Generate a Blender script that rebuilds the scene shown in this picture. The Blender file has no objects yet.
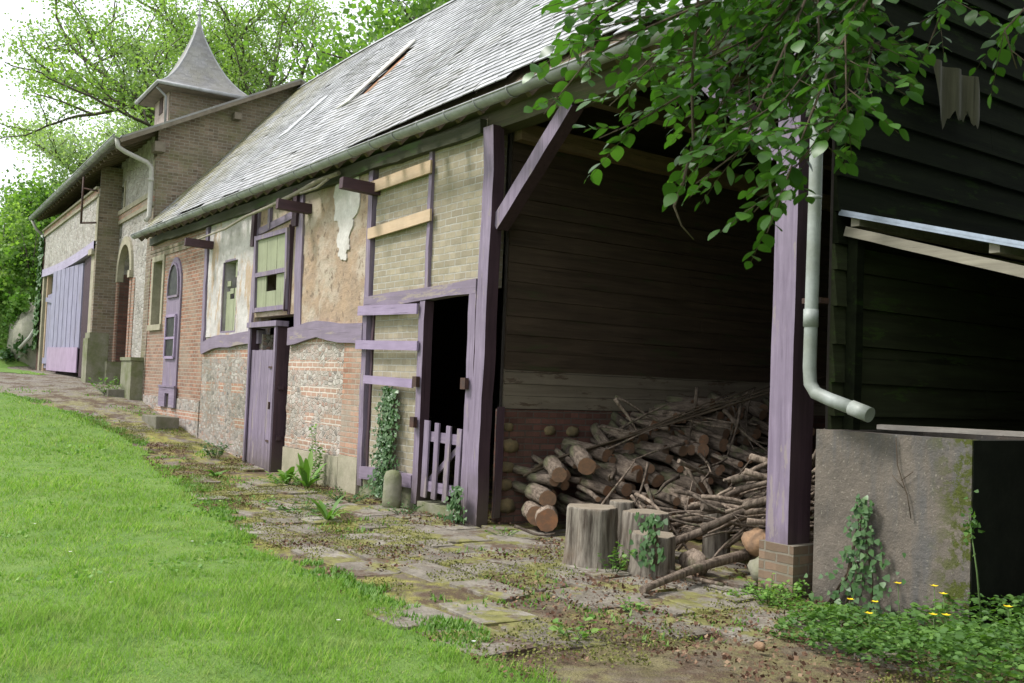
import bpy, math, random
import numpy as np
from mathutils import Vector, Matrix
random.seed(7); RG = np.random.default_rng(11)
C = bpy.context.scene.collection
R = math.radians

# ------------------------------------------------------------------ tagging
def tag(o, label=None, cat=None, group=None, kind=None):
    if label: o['label'] = label
    if cat: o['category'] = cat
    if group: o['group'] = group
    if kind: o['kind'] = kind
    return o
def thing(name, label, cat, loc=(0, 0, 0), rz=0, group=None):
    o = bpy.data.objects.new(name, None); C.objects.link(o)
    o.location = loc; o.rotation_euler = (0, 0, rz); o.empty_display_size = .2
    o['wm'] = 0; del o['wm']
    return tag(o, label, cat, group)
def wmat(o):
    m = Matrix.Identity(4)
    while o is not None:
        m = Matrix.LocRotScale(o.location, o.rotation_euler, o.scale) @ m
        o = o.parent
    return m
# ------------------------------------------------------------------ mesh collector (numpy)
class MB:
    def __init__(s): s.v = []; s.f = []; s.m = []; s.n = 0; s.sm = []
    def add(s, V, F, mi=0, smooth=False):
        V = np.asarray(V, float); s.v.append(V)
        for f in F: s.f.append([i + s.n for i in f]); s.m.append(mi); s.sm.append(smooth)
        s.n += len(V); return s
    def box(s, x0, x1, y0, y1, z0, z1, mi=0):
        return s.add([(x0,y0,z0),(x1,y0,z0),(x1,y1,z0),(x0,y1,z0),(x0,y0,z1),(x1,y0,z1),(x1,y1,z1),(x0,y1,z1)],
            [(0,3,2,1),(4,5,6,7),(0,1,5,4),(1,2,6,5),(2,3,7,6),(3,0,4,7)], mi)
    def beam(s, p0, p1, w, d, up=(0,0,1), wob=0., seg=None, mi=0, taper=1.):
        """rectangular timber from p0 to p1; w across (side), d along 'up'"""
        p0, p1 = Vector(p0), Vector(p1); t = (p1-p0); L = t.length; t.normalize()
        u = Vector(up); u = (u - t*u.dot(t)).normalized(); r = t.cross(u)
        n = seg or max(1, int(L/.25)) if wob else 1
        V = []; ox = oy = 0
        for i in range(n+1):
            k = i/n; ox = ox*.6+random.uniform(-wob, wob); oy = oy*.6+random.uniform(-wob, wob)
            c = p0 + (p1-p0)*k + r*ox + u*oy; sc = 1+(taper-1)*k
            for a, b in ((-1,-1),(1,-1),(1,1),(-1,1)):
                j = random.uniform(-wob, wob)*.5
                V.append(c + r*(a*w/2*sc + j) + u*(b*d/2*sc + j))
        F = [(3,2,1,0), tuple(4*n+i for i in range(4))]
        for i in range(n):
            for q in range(4):
                a = 4*i+q; b = 4*i+(q+1) % 4; F.append((a, b, b+4, a+4))
        return s.add([tuple(v) for v in V], F, mi)
    def tube(s, pts, rad, n=8, mi=0, cap=True, mcap=None, jit=0., smooth=True):
        P = np.asarray(pts, float); m = len(P)
        rad = np.full(m, rad) if np.isscalar(rad) else np.asarray(rad, float)
        T = np.gradient(P, axis=0); T /= np.linalg.norm(T, axis=1)[:, None]+1e-9
        a = np.array([0,0,1.]) if abs(T[0][2]) < .9 else np.array([1.,0,0])
        V = []; ang = np.arange(n)*2*math.pi/n
        pr = 1+jit*RG.uniform(-1, 1, n)
        for i in range(m):
            u = a - T[i]*a.dot(T[i]); u /= np.linalg.norm(u); w = np.cross(T[i], u); a = u
            rr = rad[i]*pr*(1+jit*.4*RG.uniform(-1, 1, n))
            V.append(P[i] + np.outer(np.cos(ang)*rr, u) + np.outer(np.sin(ang)*rr, w))
        V = np.concatenate(V); F = []
        for i in range(m-1):
            for q in range(n):
                F.append((i*n+q, i*n+(q+1) % n, (i+1)*n+(q+1) % n, (i+1)*n+q))
        s.add(V, F, mi, smooth)
        if cap:
            o = s.n-len(V); c = mi if mcap is None else mcap
            s.f.append([o+i for i in range(n)][::-1]); s.m.append(c); s.sm.append(False)
            s.f.append([o+(m-1)*n+i for i in range(n)]); s.m.append(c); s.sm.append(False)
        return s
    def build(s, name, mats, parent=None, world=True):
        V = np.concatenate(s.v)
        if parent is not None and world:
            M = np.array(wmat(parent).inverted()); V = V @ M[:3, :3].T + M[:3, 3]
        return mk(name, V, s.f, mats, parent, s.m, s.sm)
def mk(name, V, F, mats, parent=None, mi=None, sm=None):
    me = bpy.data.meshes.new(name)
    V = np.asarray(V, np.float32)
    if isinstance(F, np.ndarray):
        ln = np.full(len(F), F.shape[1], np.int32); li = F.reshape(-1).astype(np.int32)
    else:
        ln = np.array([len(f) for f in F], np.int32); li = np.concatenate([np.asarray(f) for f in F]).astype(np.int32)
    me.vertices.add(len(V)); me.vertices.foreach_set('co', V.reshape(-1))
    me.loops.add(len(li)); me.loops.foreach_set('vertex_index', li)
    me.polygons.add(len(ln)); me.polygons.foreach_set('loop_start', np.concatenate([[0], np.cumsum(ln)[:-1]]).astype(np.int32))
    me.polygons.foreach_set('loop_total', ln)
    if not isinstance(mats, (list, tuple)): mats = [mats]
    for m in mats: me.materials.append(m)
    if mi is not None and len(mats) > 1: me.polygons.foreach_set('material_index', np.array(mi, np.int32))
    if sm is not None: me.polygons.foreach_set('use_smooth', np.array(sm, bool))
    me.update(calc_edges=True); me.validate()
    o = bpy.data.objects.new(name, me); C.objects.link(o)
    if parent is not None: o.parent = parent
    return o
def vn(x, y, s=1., seed=0):
    """smooth value noise, -1..1"""
    x = np.asarray(x, float)*s; y = np.asarray(y, float)*s
    xi = np.floor(x); yi = np.floor(y); fx = x-xi; fy = y-yi
    fx = fx*fx*(3-2*fx); fy = fy*fy*(3-2*fy)
    def h(a, b):
        v = np.sin(a*127.1+b*311.7+seed*74.7)*43758.5453
        return v-np.floor(v)
    return 2*((h(xi, yi)*(1-fx)+h(xi+1, yi)*fx)*(1-fy)+(h(xi, yi+1)*(1-fx)+h(xi+1, yi+1)*fx)*fy)-1

# ------------------------------------------------------------------ materials
class NT:
    def __init__(s, name):
        s.m = bpy.data.materials.new(name); s.m.use_nodes = True; s.t = s.m.node_tree
        s.b = s.t.nodes['Principled BSDF']; s.o = s.t.nodes['Material Output']
    def n(s, t, **k):
        x = s.t.nodes.new(t)
        for a, b in k.items(): setattr(x, a, b)
        return x
    def l(s, a, b): s.t.links.new(a, b)
    def put(s, sock, v):
        if isinstance(v, (int, float)):
            sock.default_value = v if not hasattr(sock.default_value, '__len__') else (v, v, v, 1)[:len(sock.default_value)]
        elif isinstance(v, tuple): sock.default_value = v if len(v) == len(sock.default_value) else (*v, 1)
        else: s.l(v, sock)
    def mix(s, f, a, b, bl='MIX'):
        x = s.n('ShaderNodeMix', data_type='RGBA', blend_type=bl)
        s.put(x.inputs[0], f); s.put(x.inputs[6], a); s.put(x.inputs[7], b); return x.outputs[2]
    def ma(s, op, a, b=0., cl=False):
        x = s.n('ShaderNodeMath', operation=op, use_clamp=cl); s.put(x.inputs[0], a); s.put(x.inputs[1], b); return x.outputs[0]
    def ramp(s, f, st, smooth=False):
        x = s.n('ShaderNodeValToRGB'); s.l(f, x.inputs[0]); e = x.color_ramp.elements
        if smooth: x.color_ramp.interpolation = 'EASE'
        while len(e) < len(st): e.new(.5)
        for q, (p, c) in zip(e, st):
            q.position = p; q.color = (c, c, c, 1) if isinstance(c, (int, float)) else (*c, 1)
        return x.outputs[0]
    def noise(s, sc, vec=None, det=6, rough=.6, dist=0.):
        x = s.n('ShaderNodeTexNoise'); x.inputs['Scale'].default_value = sc; x.inputs['Detail'].default_value = det
        x.inputs['Roughness'].default_value = rough; x.inputs['Distortion'].default_value = dist
        s.l(vec if vec is not None else s.pos(), x.inputs['Vector']); return x.outputs['Fac']
    def pos(s):
        if not hasattr(s, '_p'): s._g = s.n('ShaderNodeNewGeometry'); s._p = s._g.outputs['Position']
        return s._p
    def obj(s): return s.n('ShaderNodeTexCoord').outputs['Object']
    def rnd(s): s.pos(); return s._g.outputs['Random Per Island']
    def sep(s, v): x = s.n('ShaderNodeSeparateXYZ'); s.l(v, x.inputs[0]); return x.outputs
    def comb(s, a, b, c=0.):
        x = s.n('ShaderNodeCombineXYZ'); s.put(x.inputs[0], a); s.put(x.inputs[1], b); s.put(x.inputs[2], c); return x.outputs[0]
    def wall(s):
        """(along the wall, height) coordinates, for walls facing x or y"""
        p = s.sep(s.pos()); nn = s.sep(s._g.outputs['True Normal'])
        f = s.ma('GREATER_THAN', s.ma('ABSOLUTE', nn[0]), .6)
        u = s.ma('ADD', s.ma('MULTIPLY', p[0], s.ma('SUBTRACT', 1., f)), s.ma('MULTIPLY', p[1], f))
        return s.comb(u, p[2])
    def scale(s, v, k):
        x = s.n('ShaderNodeVectorMath', operation='MULTIPLY'); s.l(v, x.inputs[0]); x.inputs[1].default_value = k; return x.outputs[0]
    def warp(s, v, amt, sc):
        t = s.n('ShaderNodeTexNoise'); t.inputs['Scale'].default_value = sc; t.inputs['Detail'].default_value = 2; s.l(s.pos(), t.inputs['Vector'])
        a = s.n('ShaderNodeVectorMath', operation='SUBTRACT'); s.l(t.outputs['Color'], a.inputs[0]); a.inputs[1].default_value = (.5, .5, .5)
        b = s.n('ShaderNodeVectorMath', operation='SCALE'); s.l(a.outputs[0], b.inputs[0]); b.inputs['Scale'].default_value = amt
        c = s.n('ShaderNodeVectorMath', operation='ADD'); s.l(v, c.inputs[0]); s.l(b.outputs[0], c.inputs[1]); return c.outputs[0]
    def bump(s, h, st=.5, d=.01, prev=None):
        x = s.n('ShaderNodeBump'); x.inputs['Strength'].default_value = st; x.inputs['Distance'].default_value = d
        s.l(h, x.inputs['Height'])
        if prev is not None: s.l(prev, x.inputs['Normal'])
        return x.outputs[0]
    def out(s, col, rough=.85, nrm=None, spec=.3, metal=0.):
        s.put(s.b.inputs['Base Color'], col); s.put(s.b.inputs['Roughness'], rough)
        s.b.inputs['Specular IOR Level'].default_value = spec; s.b.inputs['Metallic'].default_value = metal
        if nrm is not None: s.l(nrm, s.b.inputs['Normal'])
        return s.m

def brick(name, c1, c2, mortar, bw=.225, bh=.075, mw=.009, stain=(.12,.12,.08), amt=.5, moss=None, bd=.012, dark=None, tone=.55):
    N = NT(name); w = N.warp(N.wall(), .018, 5.)
    t = N.n('ShaderNodeTexBrick'); N.l(w, t.inputs['Vector'])
    t.inputs['Scale'].default_value = 1; t.inputs['Brick Width'].default_value = bw; t.inputs['Row Height'].default_value = bh
    t.inputs['Mortar Size'].default_value = mw; t.inputs['Mortar Smooth'].default_value = .25
    N.put(t.inputs['Color1'], c1); N.put(t.inputs['Color2'], c2); N.put(t.inputs['Mortar'], mortar)
    # per-brick tone from a cell noise on the brick grid
    p = N.sep(w); row = N.ma('FLOOR', N.ma('DIVIDE', p[1], bh))
    off = N.ma('MULTIPLY', N.ma('MODULO', row, 2.), .5)
    col = N.ma('FLOOR', N.ma('ADD', N.ma('DIVIDE', p[0], bw), off))
    wn = N.n('ShaderNodeTexWhiteNoise', noise_dimensions='2D'); N.l(N.comb(col, row), wn.inputs['Vector'])
    c = N.mix(tone, t.outputs['Color'], N.mix(1., t.outputs['Color'], N.ramp(wn.outputs['Value'], [(0, .45), (.5, .95), (1, 1.5)]), 'MULTIPLY'))
    if dark is not None: c = N.mix(N.ramp(wn.outputs['Value'], [(.86, 0.), (.88, .7)]), c, dark)
    c = N.mix(t.outputs['Fac'], c, N.mix(N.noise(9), mortar, tuple(x*.6 for x in mortar)))
    c = N.mix(N.ma('MULTIPLY', N.ramp(N.noise(1.3, det=8), [(.42, 0.), (.68, 1.)]), amt), c, stain)
    c = N.mix(N.ramp(N.noise(30), [(.3, .35), (.7, 0.)]), c, tuple(x*.45 for x in c1))
    if moss is not None:
        c = N.mix(N.ramp(N.noise(2.2, det=9, rough=.7), [(.5, 0.), (.66, moss[1])]), c, moss[0])
    h = N.mix(.35, N.ma('SUBTRACT', 1., t.outputs['Fac']), N.noise(35))
    return N.out(c, .9, N.bump(h, .9, bd))

def rubble(name, cols, mortar, sc=9., bands=None, amt=.4, stain=(.14,.14,.09), squash=1.5):
    N = NT(name); w = N.scale(N.warp(N.wall(), .09, 4.), (1., squash, 1.))
    v = N.n('ShaderNodeTexVoronoi', voronoi_dimensions='2D'); N.l(w, v.inputs['Vector']); v.inputs['Scale'].default_value = sc
    e = N.n('ShaderNodeTexVoronoi', voronoi_dimensions='2D', feature='DISTANCE_TO_EDGE'); N.l(w, e.inputs['Vector']); e.inputs['Scale'].default_value = sc
    r = N.sep(v.outputs['Color'])[0]
    k = len(cols); stone = N.ramp(r, [(i/(k-1), c) for i, c in enumerate(cols)])
    stone = N.mix(N.ramp(N.noise(25), [(.35, .5), (.65, 0.)]), stone, tuple(x*.4 for x in cols[1]))
    edge = N.ramp(e.outputs['Distance'], [(.04, 1.), (.13, 0.)])
    c = N.mix(edge, stone, N.mix(N.noise(7), mortar, tuple(x*.65 for x in mortar)))
    h = N.ma('SUBTRACT', 1., edge)
    if bands:   # occasional brick courses
        t = N.n('ShaderNodeTexBrick'); N.l(N.warp(N.wall(), .02, 4.), t.inputs['Vector']); t.inputs['Scale'].default_value = 1
        t.inputs['Brick Width'].default_value = .2; t.inputs['Row Height'].default_value = .075; t.inputs['Mortar Size'].default_value = .012
        N.put(t.inputs['Color1'], bands[0]); N.put(t.inputs['Color2'], bands[1]); N.put(t.inputs['Mortar'], mortar)
        z = N.sep(N.wall())[1]
        q = N.ma('LESS_THAN', N.ma('MODULO', N.ma('ADD', z, 10.), bands[2]), bands[3])
        q = N.ma('MULTIPLY', q, N.ramp(N.noise(1.7), [(.42, .0), (.5, 1.)]))
        c = N.mix(q, c, t.outputs['Color']); h = N.mix(q, h, N.ma('SUBTRACT', 1., t.outputs['Fac']))
    c = N.mix(N.ma('MULTIPLY', N.ramp(N.noise(1.2, det=8), [(.42, 0.), (.66, 1.)]), amt), c, stain)
    return N.out(c, .9, N.bump(N.mix(.3, h, N.noise(30)), 1., .022))

def timber(name, base, dark, gs=(1, 1, 1), peel=None, rough=.7, axis='z', sc=22., spec=.3):
    N = NT(name); k = {'z': (1, 1, .06), 'x': (.06, 1, 1), 'y': (1, .06, 1)}[axis]
    g = N.noise(sc, N.scale(N.pos(), k), det=8, rough=.7, dist=.4)
    c = N.mix(N.ramp(g, [(.35, 0.), (.65, 1.)]), dark, base)
    c = N.mix(N.ramp(N.noise(2.5, det=7), [(.4, .35), (.6, 0.)]), c, tuple(x*.55 for x in base))
    crack = N.ramp(N.noise(sc*1.6, N.scale(N.pos(), tuple(q*.5 if q < 1 else q for q in k)), det=3), [(.30, 1.), (.36, 0.)])
    c = N.mix(N.ma('MULTIPLY', crack, .6), c, tuple(x*.25 for x in dark))
    zz = N.sep(N.pos())[2]; c = N.mix(N.ma('MULTIPLY', N.ramp(N.ma('ADD', zz, N.ma('MULTIPLY', N.noise(7, det=6), .5)), [(.25, .75), (.8, 0.)]), 1. if axis == 'z' else 0.), c, (.09,.075,.055))
    if peel is not None:
        c = N.mix(N.ramp(N.noise(6, N.scale(N.pos(), tuple(q*3 if q < 1 else q for q in k)), det=10, rough=.75), [(.57, 0.), (.6, peel[1])]), c, peel[0])
    return N.out(c, rough, N.bump(g, .5, .008), spec)

def plain(name, c, rough=.8, c2=None, sc=6., bd=.004, bs=30., metal=0., spec=.3, obj=False):
    N = NT(name); v = N.obj() if obj else N.pos()
    a = N.ramp(N.noise(sc, v, det=8, rough=.65), [(.35, 0.), (.65, 1.)])
    cc = N.mix(a, c, c2 if c2 else tuple(x*.65 for x in c))
    cc = N.mix(N.ramp(N.noise(sc*7, v), [(.35, .3), (.6, 0.)]), cc, tuple(x*.5 for x in c))
    return N.out(cc, rough, N.bump(N.noise(bs, v), .5, bd), spec, metal)

def leafmat(name, c1, c2, c3=None, trans=.35, gloss=.45, tc=None):
    N = NT(name); r = N.rnd()
    c = N.ramp(r, [(0, c1), (.6, c2), (1, c3 or c2)])
    c = N.mix(N.ramp(N.noise(1.1, det=3), [(.35, .35), (.65, 0.)]), c, tuple(x*.6 for x in c1))
    N.out(c, gloss, None, .4)
    t = N.n('ShaderNodeBsdfTranslucent')
    N.put(t.inputs[0], N.mix(1., c, tc or (1.3, 1.5, .6), 'MULTIPLY'))
    x = N.n('ShaderNodeMixShader'); x.inputs[0].default_value = trans
    N.l(N.b.outputs[0], x.inputs[1]); N.l(t.outputs[0], x.inputs[2]); N.l(x.outputs[0], N.o.inputs[0]); return N.m

M = {}
M['red'] = brick('red_brick', (.36,.19,.125), (.25,.12,.08), (.46,.42,.35), stain=(.36,.33,.26), amt=.55, dark=(.14,.08,.06))
M['redp'] = brick('red_brick_worn', (.44,.24,.16), (.34,.17,.11), (.45,.41,.33), stain=(.38,.36,.30), amt=.7)
M['pale'] = brick('pale_brick', (.40,.345,.25), (.31,.265,.19), (.56,.54,.48), bw=.25, bh=.085, mw=.009, tone=.3, stain=(.27,.24,.17), amt=.5, moss=((.18,.17,.09), .4))
M['grey'] = brick('grey_brown_brick', (.26,.20,.15), (.17,.125,.09), (.38,.35,.29), stain=(.17,.16,.10), amt=.5, moss=((.15,.16,.06), .5))
M['dkred'] = brick('dark_red_brick', (.17,.08,.06), (.11,.05,.04), (.13,.11,.09), stain=(.08,.07,.05), amt=.5)
M['flint'] = rubble('flint_rubble', [(.14,.13,.13), (.48,.44,.41), (.28,.23,.21), (.58,.55,.51), (.36,.21,.16), (.54,.50,.46)], (.47,.42,.35), 11., ((.42,.23,.16), (.34,.17,.11), .62, .17))
M['white_flint'] = rubble('white_flint', [(.20,.17,.155), (.56,.52,.47), (.38,.27,.22), (.62,.58,.53), (.36,.21,.16), (.58,.53,.48)], (.58,.52,.45), 10., ((.45,.29,.22), (.38,.23,.17), .40, .16), amt=.25)
M['far_flint'] = rubble('far_flint', [(.20,.18,.17), (.52,.50,.47), (.33,.29,.26), (.60,.57,.53)], (.50,.47,.41), 6.5, None, amt=.3)
N = NT('lime_plaster'); c = N.mix(N.ramp(N.noise(2.2, det=9, rough=.7), [(.42, 0.), (.62, 1.)]), (.55,.52,.50), (.38,.355,.335))
c = N.mix(N.ramp(N.noise(1.2, N.scale(N.pos(), (2, 2, .6)), det=9, rough=.7), [(.53, 0.), (.57, .85)]), c, (.40,.29,.19))
c = N.mix(N.ramp(N.noise(5, det=9, rough=.75), [(.58, 0.), (.64, .6)]), c, (.22,.20,.15)); M['plaster'] = N.out(c, .95, N.bump(N.noise(8, det=9, rough=.7), .9, .02))
N = NT('orange_daub'); c = N.mix(N.ramp(N.noise(3, det=9, rough=.7), [(.38, 0.), (.62, 1.)]), (.43,.31,.21), (.33,.25,.185))
c = N.mix(N.ramp(N.noise(1.4, det=9, rough=.65), [(.45, 0.), (.56, .85)]), c, (.48,.41,.33))
c = N.mix(N.ramp(N.noise(7, det=8, rough=.7), [(.56, 0.), (.62, .8)]), c, (.19,.14,.10)); M['daub'] = N.out(c, .97, N.bump(N.noise(9, det=10, rough=.75), 1., .035))
M['white_patch'] = plain('white_limewash', (.66,.63,.60), .95, (.48,.45,.41), 3, .006)
PU, PD = (.27,.22,.295), (.165,.13,.185)
M['purz'] = timber('mauve_timber_upright', PU, PD, peel=((.27,.23,.22), .75)); M['purx'] = timber('mauve_timber_level', PU, PD, peel=((.33,.29,.27), .4), axis='x')
M['purx_old'] = timber('faded_mauve_beam', (.25,.20,.27), (.19,.155,.20), peel=((.34,.29,.22), .6), axis='x')
M['plank'] = timber('mauve_plank', (.34,.27,.39), (.28,.22,.33), axis='x', peel=((.2,.15,.2), .3))
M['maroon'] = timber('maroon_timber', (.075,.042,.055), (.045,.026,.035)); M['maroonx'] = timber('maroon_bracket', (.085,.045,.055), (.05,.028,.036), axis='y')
M['newb'] = timber('new_board', (.58,.44,.30), (.50,.36,.23), axis='x', sc=14)
M['palegreen'] = timber('pale_green_boards', (.34,.36,.24), (.27,.29,.18), peel=((.2,.19,.14), .5))
M['lav'] = timber('pale_lavender_boards', (.34,.33,.44), (.22,.21,.30), peel=((.20,.18,.20), .6)); M['lavx'] = timber('pale_lavender_beam', (.42,.38,.50), (.34,.30,.42), axis='x')
M['pinklav'] = timber('pink_lavender_boards', (.40,.31,.42), (.33,.25,.35))
M['oldwood'] = timber('old_brown_wood', (.17,.125,.085), (.09,.065,.045), axis='y', peel=((.06,.08,.03), .5)); M['oldz'] = timber('old_brown_stud', (.12,.085,.06), (.07,.05,.035))
M['oldx'] = timber('old_brown_beam', (.13,.115,.07), (.07,.065,.04), axis='x', peel=((.07,.10,.03), .8))
M['mossshade'] = timber('mossy_eave_shade', (.07,.07,.04), (.035,.04,.02), axis='x', peel=((.05,.085,.02), .9)); M['tie'] = timber('pale_tie_beam', (.28,.19,.12), (.15,.105,.065), axis='y')  # eave strip colour: moss plus the eave's shadow painted in
M['partw'] = timber('partition_boards', (.085,.060,.040), (.038,.026,.017), axis='y', peel=((.04,.055,.02), .5), sc=14)
M['limeboard'] = timber('limewashed_boards', (.23,.195,.145), (.14,.115,.085), axis='y', peel=((.08,.055,.037), .9), sc=10)
M['darkboard'] = timber('shade_dark_boards', (.014,.018,.008), (.006,.0075,.004), axis='y', peel=((.017,.032,.007), .85), sc=10, rough=.95, spec=.08)  # canopy shade is darkened into this board colour
M['brightboard'] = timber('brightened_green_boards', (.055,.065,.032), (.03,.032,.018), axis='y', peel=((.05,.08,.022), .8), sc=10, rough=.95, spec=.08); M['greyplank'] = timber('grey_plank', (.42,.39,.34), (.30,.27,.23), axis='x'); M['paleb'] = timber('pale_beam', (.30,.275,.215), (.20,.18,.14), axis='x')  # lighter copy of the gable boards, offsetting deep shade under the lean-to
M['stone'] = plain('pale_stone', (.40,.36,.27), .9, (.26,.25,.17), 4, .01); M['mossstone'] = plain('mossy_stone', (.26,.25,.19), .95, (.13,.15,.06), 3, .015)
M['dkstone'] = plain('dark_doorstep_stone', (.20,.185,.15), .95, (.13,.13,.08), 5, .012)
M['zinc'] = plain('zinc', (.40,.41,.42), .55, (.25,.255,.25), 3, .003, metal=.15); M['zincpale'] = plain('pale_zinc_pipe', (.42,.41,.37), .6, (.33,.32,.28), 3, .002)
M['pvc'] = plain('grey_plastic_pipe', (.33,.36,.34), .5, (.22,.24,.20), 4, .002, spec=.4); M['iron'] = plain('rusty_iron', (.05,.032,.028), .7, (.09,.045,.03), 12)
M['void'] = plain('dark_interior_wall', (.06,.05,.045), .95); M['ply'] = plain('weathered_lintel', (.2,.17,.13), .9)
N = NT('window_glass'); M['glass'] = N.out(N.mix(N.ramp(N.noise(7), [(.4, 0.), (.6, 1.)]), (.008,.009,.008), (.03,.035,.025)), .5, None, .25)
# slates
def slates(name, base, lo, lich, edge=.9):
    N = NT(name); r = N.rnd()
    c = N.mix(1., N.mix(N.ramp(N.noise(1.1, det=8), [(.38, 0.), (.62, 1.)]), base, lo), N.ramp(r, [(0, .78), (.5, 1.), (1, 1.15)]), 'MULTIPLY')
    c = N.mix(N.ma('MULTIPLY', N.ramp(N.noise(.55, N.scale(N.pos(), (1, 1.6, 1.6)), det=9, rough=.7), [(.5, 0.), (.68, 1.)]), .55), c, lich)
    x = N.sep(N.pos())[0]
    f = N.ma('MULTIPLY', N.ramp(N.ma('MULTIPLY', N.ma('ADD', x, 24.), .2), [(.0, 1.), (1., 0.)]), N.ramp(N.noise(2.5, det=9), [(.38, 0.), (.55, edge)]))
    c = N.mix(f, c, (.24,.22,.07))
    c = N.mix(N.ramp(N.noise(14, det=8, rough=.7), [(.58, 0.), (.68, .6)]), c, (.42,.42,.36))
    return N.out(c, .55, N.bump(N.noise(22), .4, .004), .4)
M['slate'] = slates('slate', (.40,.405,.42), (.29,.295,.305), (.17,.16,.11)); M['tslate'] = slates('turret_slate', (.24,.235,.235), (.17,.165,.165), (.21,.20,.14), .12)
M['patch'] = plain('pale_roofing_sheet', (.58,.57,.53), .7, (.42,.41,.37), 3); M['slatelight'] = plain('glazed_roof_light', (.44,.45,.46), .5, (.34,.35,.36), 5); M['tile'] = plain('orange_batten_clay', (.42,.22,.12), .9)
# ground
N = NT('path_ground'); P = N.pos(); xx = N.sep(P)
dirt = N.mix(N.ramp(N.noise(4, det=10, rough=.7), [(.36, 0.), (.64, 1.)]), (.10,.075,.05), (.20,.165,.12))
grav = N.mix(N.ramp(N.noise(28, det=4), [(.38, 0.), (.62, 1.)]), (.13,.115,.10), (.30,.27,.235))
fx = N.ramp(N.ma('MULTIPLY', N.ma('SUBTRACT', -12., xx[0]), .08), [(.15, 0.), (.75, 1.)])
c = N.mix(fx, dirt, grav)
mm = N.ma('MULTIPLY', N.ramp(N.noise(2.3, det=10, rough=.72), [(.43, 0.), (.54, 1.)]), N.ramp(N.ma('MULTIPLY', N.ma('ADD', xx[0], 27.), .1), [(.1, .15), (.75, 1.)]))
mm = N.ma('MULTIPLY', mm, N.ramp(N.ma('MULTIPLY', N.ma('ADD', xx[0], 8.), .2), [(.3, 1.), (.8, .35)]))
c = N.mix(mm, c, N.mix(N.ramp(N.noise(9, det=6), [(.36, 0.), (.64, 1.)]), (.16,.16,.035), (.32,.30,.08)))
c = N.mix(N.ramp(N.noise(1.9, det=10, rough=.75), [(.50, 0.), (.56, .9)]), c, N.mix(N.noise(30, det=4), (.05,.03,.02), (.15,.10,.065)))
c = N.mix(N.ramp(N.noise(90, det=2), [(.3, .45), (.5, 0.)]), c, (.05,.045,.03))
M['ground'] = N.out(c, .97, N.bump(N.mix(.5, N.noise(14, det=8, rough=.7), N.noise(70, det=3)), 1., .03))
N = NT('lawn_soil'); c = N.mix(N.ramp(N.noise(3, det=8), [(.35, 0.), (.65, 1.)]), (.10,.19,.035), (.15,.24,.05)); M['lawn'] = N.out(c, .95, N.bump(N.noise(60), .8, .03))
N = NT('grass_blades'); r = N.rnd(); c = N.ramp(r, [(0, (.14,.30,.03)), (.5, (.23,.43,.05)), (.85, (.33,.50,.08)), (1, (.42,.42,.20))])
c = N.mix(N.ramp(N.noise(.9, det=5, rough=.6), [(.40, .6), (.62, 0.)]), c, (.16,.30,.045)); c = N.mix(N.ramp(N.noise(2.6, det=6), [(.55, 0.), (.66, .5)]), c, (.36,.42,.15))
N.out(c, .7, None, .08); t = N.n('ShaderNodeBsdfTranslucent'); N.put(t.inputs[0], c); x = N.n('ShaderNodeMixShader'); x.inputs[0].default_value = .4
N.l(N.b.outputs[0], x.inputs[1]); N.l(t.outputs[0], x.inputs[2]); N.l(x.outputs[0], N.o.inputs[0]); M['grass'] = N.m
N = NT('paving_stone'); r = N.rnd(); c = N.ramp(r, [(0, (.17,.15,.12)), (.5, (.25,.225,.185)), (1, (.31,.285,.24))])
c = N.mix(N.ramp(N.noise(5, det=9, rough=.7), [(.42, .7), (.6, 0.)]), c, (.12,.105,.08)); c = N.mix(N.ramp(N.noise(45, det=4), [(.58, 0.), (.64, .4)]), c, (.38,.36,.32))
c = N.mix(N.ramp(N.noise(2.3, det=10, rough=.72), [(.50, 0.), (.56, .92)]), c, N.mix(N.ramp(N.noise(9, det=6), [(.36, 0.), (.64, 1.)]), (.13,.13,.035), (.24,.23,.075)))
c = N.mix(N.ramp(N.noise(1.9, det=10, rough=.75), [(.54, 0.), (.60, .9)]), c, N.mix(N.noise(30, det=4), (.05,.03,.02), (.15,.10,.065))); M['slab'] = N.out(c, .93, N.bump(N.noise(16, det=9, rough=.7), .8, .02))
M['bank'] = plain('earth_bank', (.16,.15,.11), .97, (.09,.13,.04), 1.2, .05, 8)
N = NT('concrete_tank'); c = N.mix(N.ramp(N.noise(2.5, det=10, rough=.7), [(.38, 0.), (.62, 1.)]), (.165,.14,.115), (.10,.088,.074)); xx = N.sep(N.pos())
c = N.mix(N.ma('MULTIPLY', N.ramp(N.noise(3, N.scale(N.pos(), (1.6, 1, .25)), det=7), [(.5, 0.), (.62, .8)]), .7), c, (.09,.095,.10))
c = N.mix(N.ramp(N.noise(40, det=4), [(.60, 0.), (.66, .5)]), c, (.34,.31,.25))
mf = N.ma('MULTIPLY', N.ramp(N.ma('ADD', xx[0], N.ma('ADD', 4.1, N.ma('MULTIPLY', N.noise(3, det=4), .35))), [(.5, 0.), (.72, 1.)]), N.ramp(N.noise(9, det=10, rough=.75), [(.47, 0.), (.53, 1.)]))
c = N.mix(mf, c, N.mix(N.noise(20), (.035,.05,.01), (.10,.11,.02))); M['tank'] = N.out(c, .95, N.bump(N.mix(mf, N.noise(35, det=7), N.noise(60)), .9, .012))
M['tankshade'] = plain('shaded_tank_concrete', (.022,.024,.018), .95, (.012,.013,.01), 4, .006)  # near-black copy of the tank concrete, shade put into the colour
N = NT('bark'); v = N.obj(); g = N.noise(26, N.scale(v, (1, 1, .3)), det=9, rough=.75); inf = N.n('ShaderNodeObjectInfo').outputs['Random']
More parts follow.
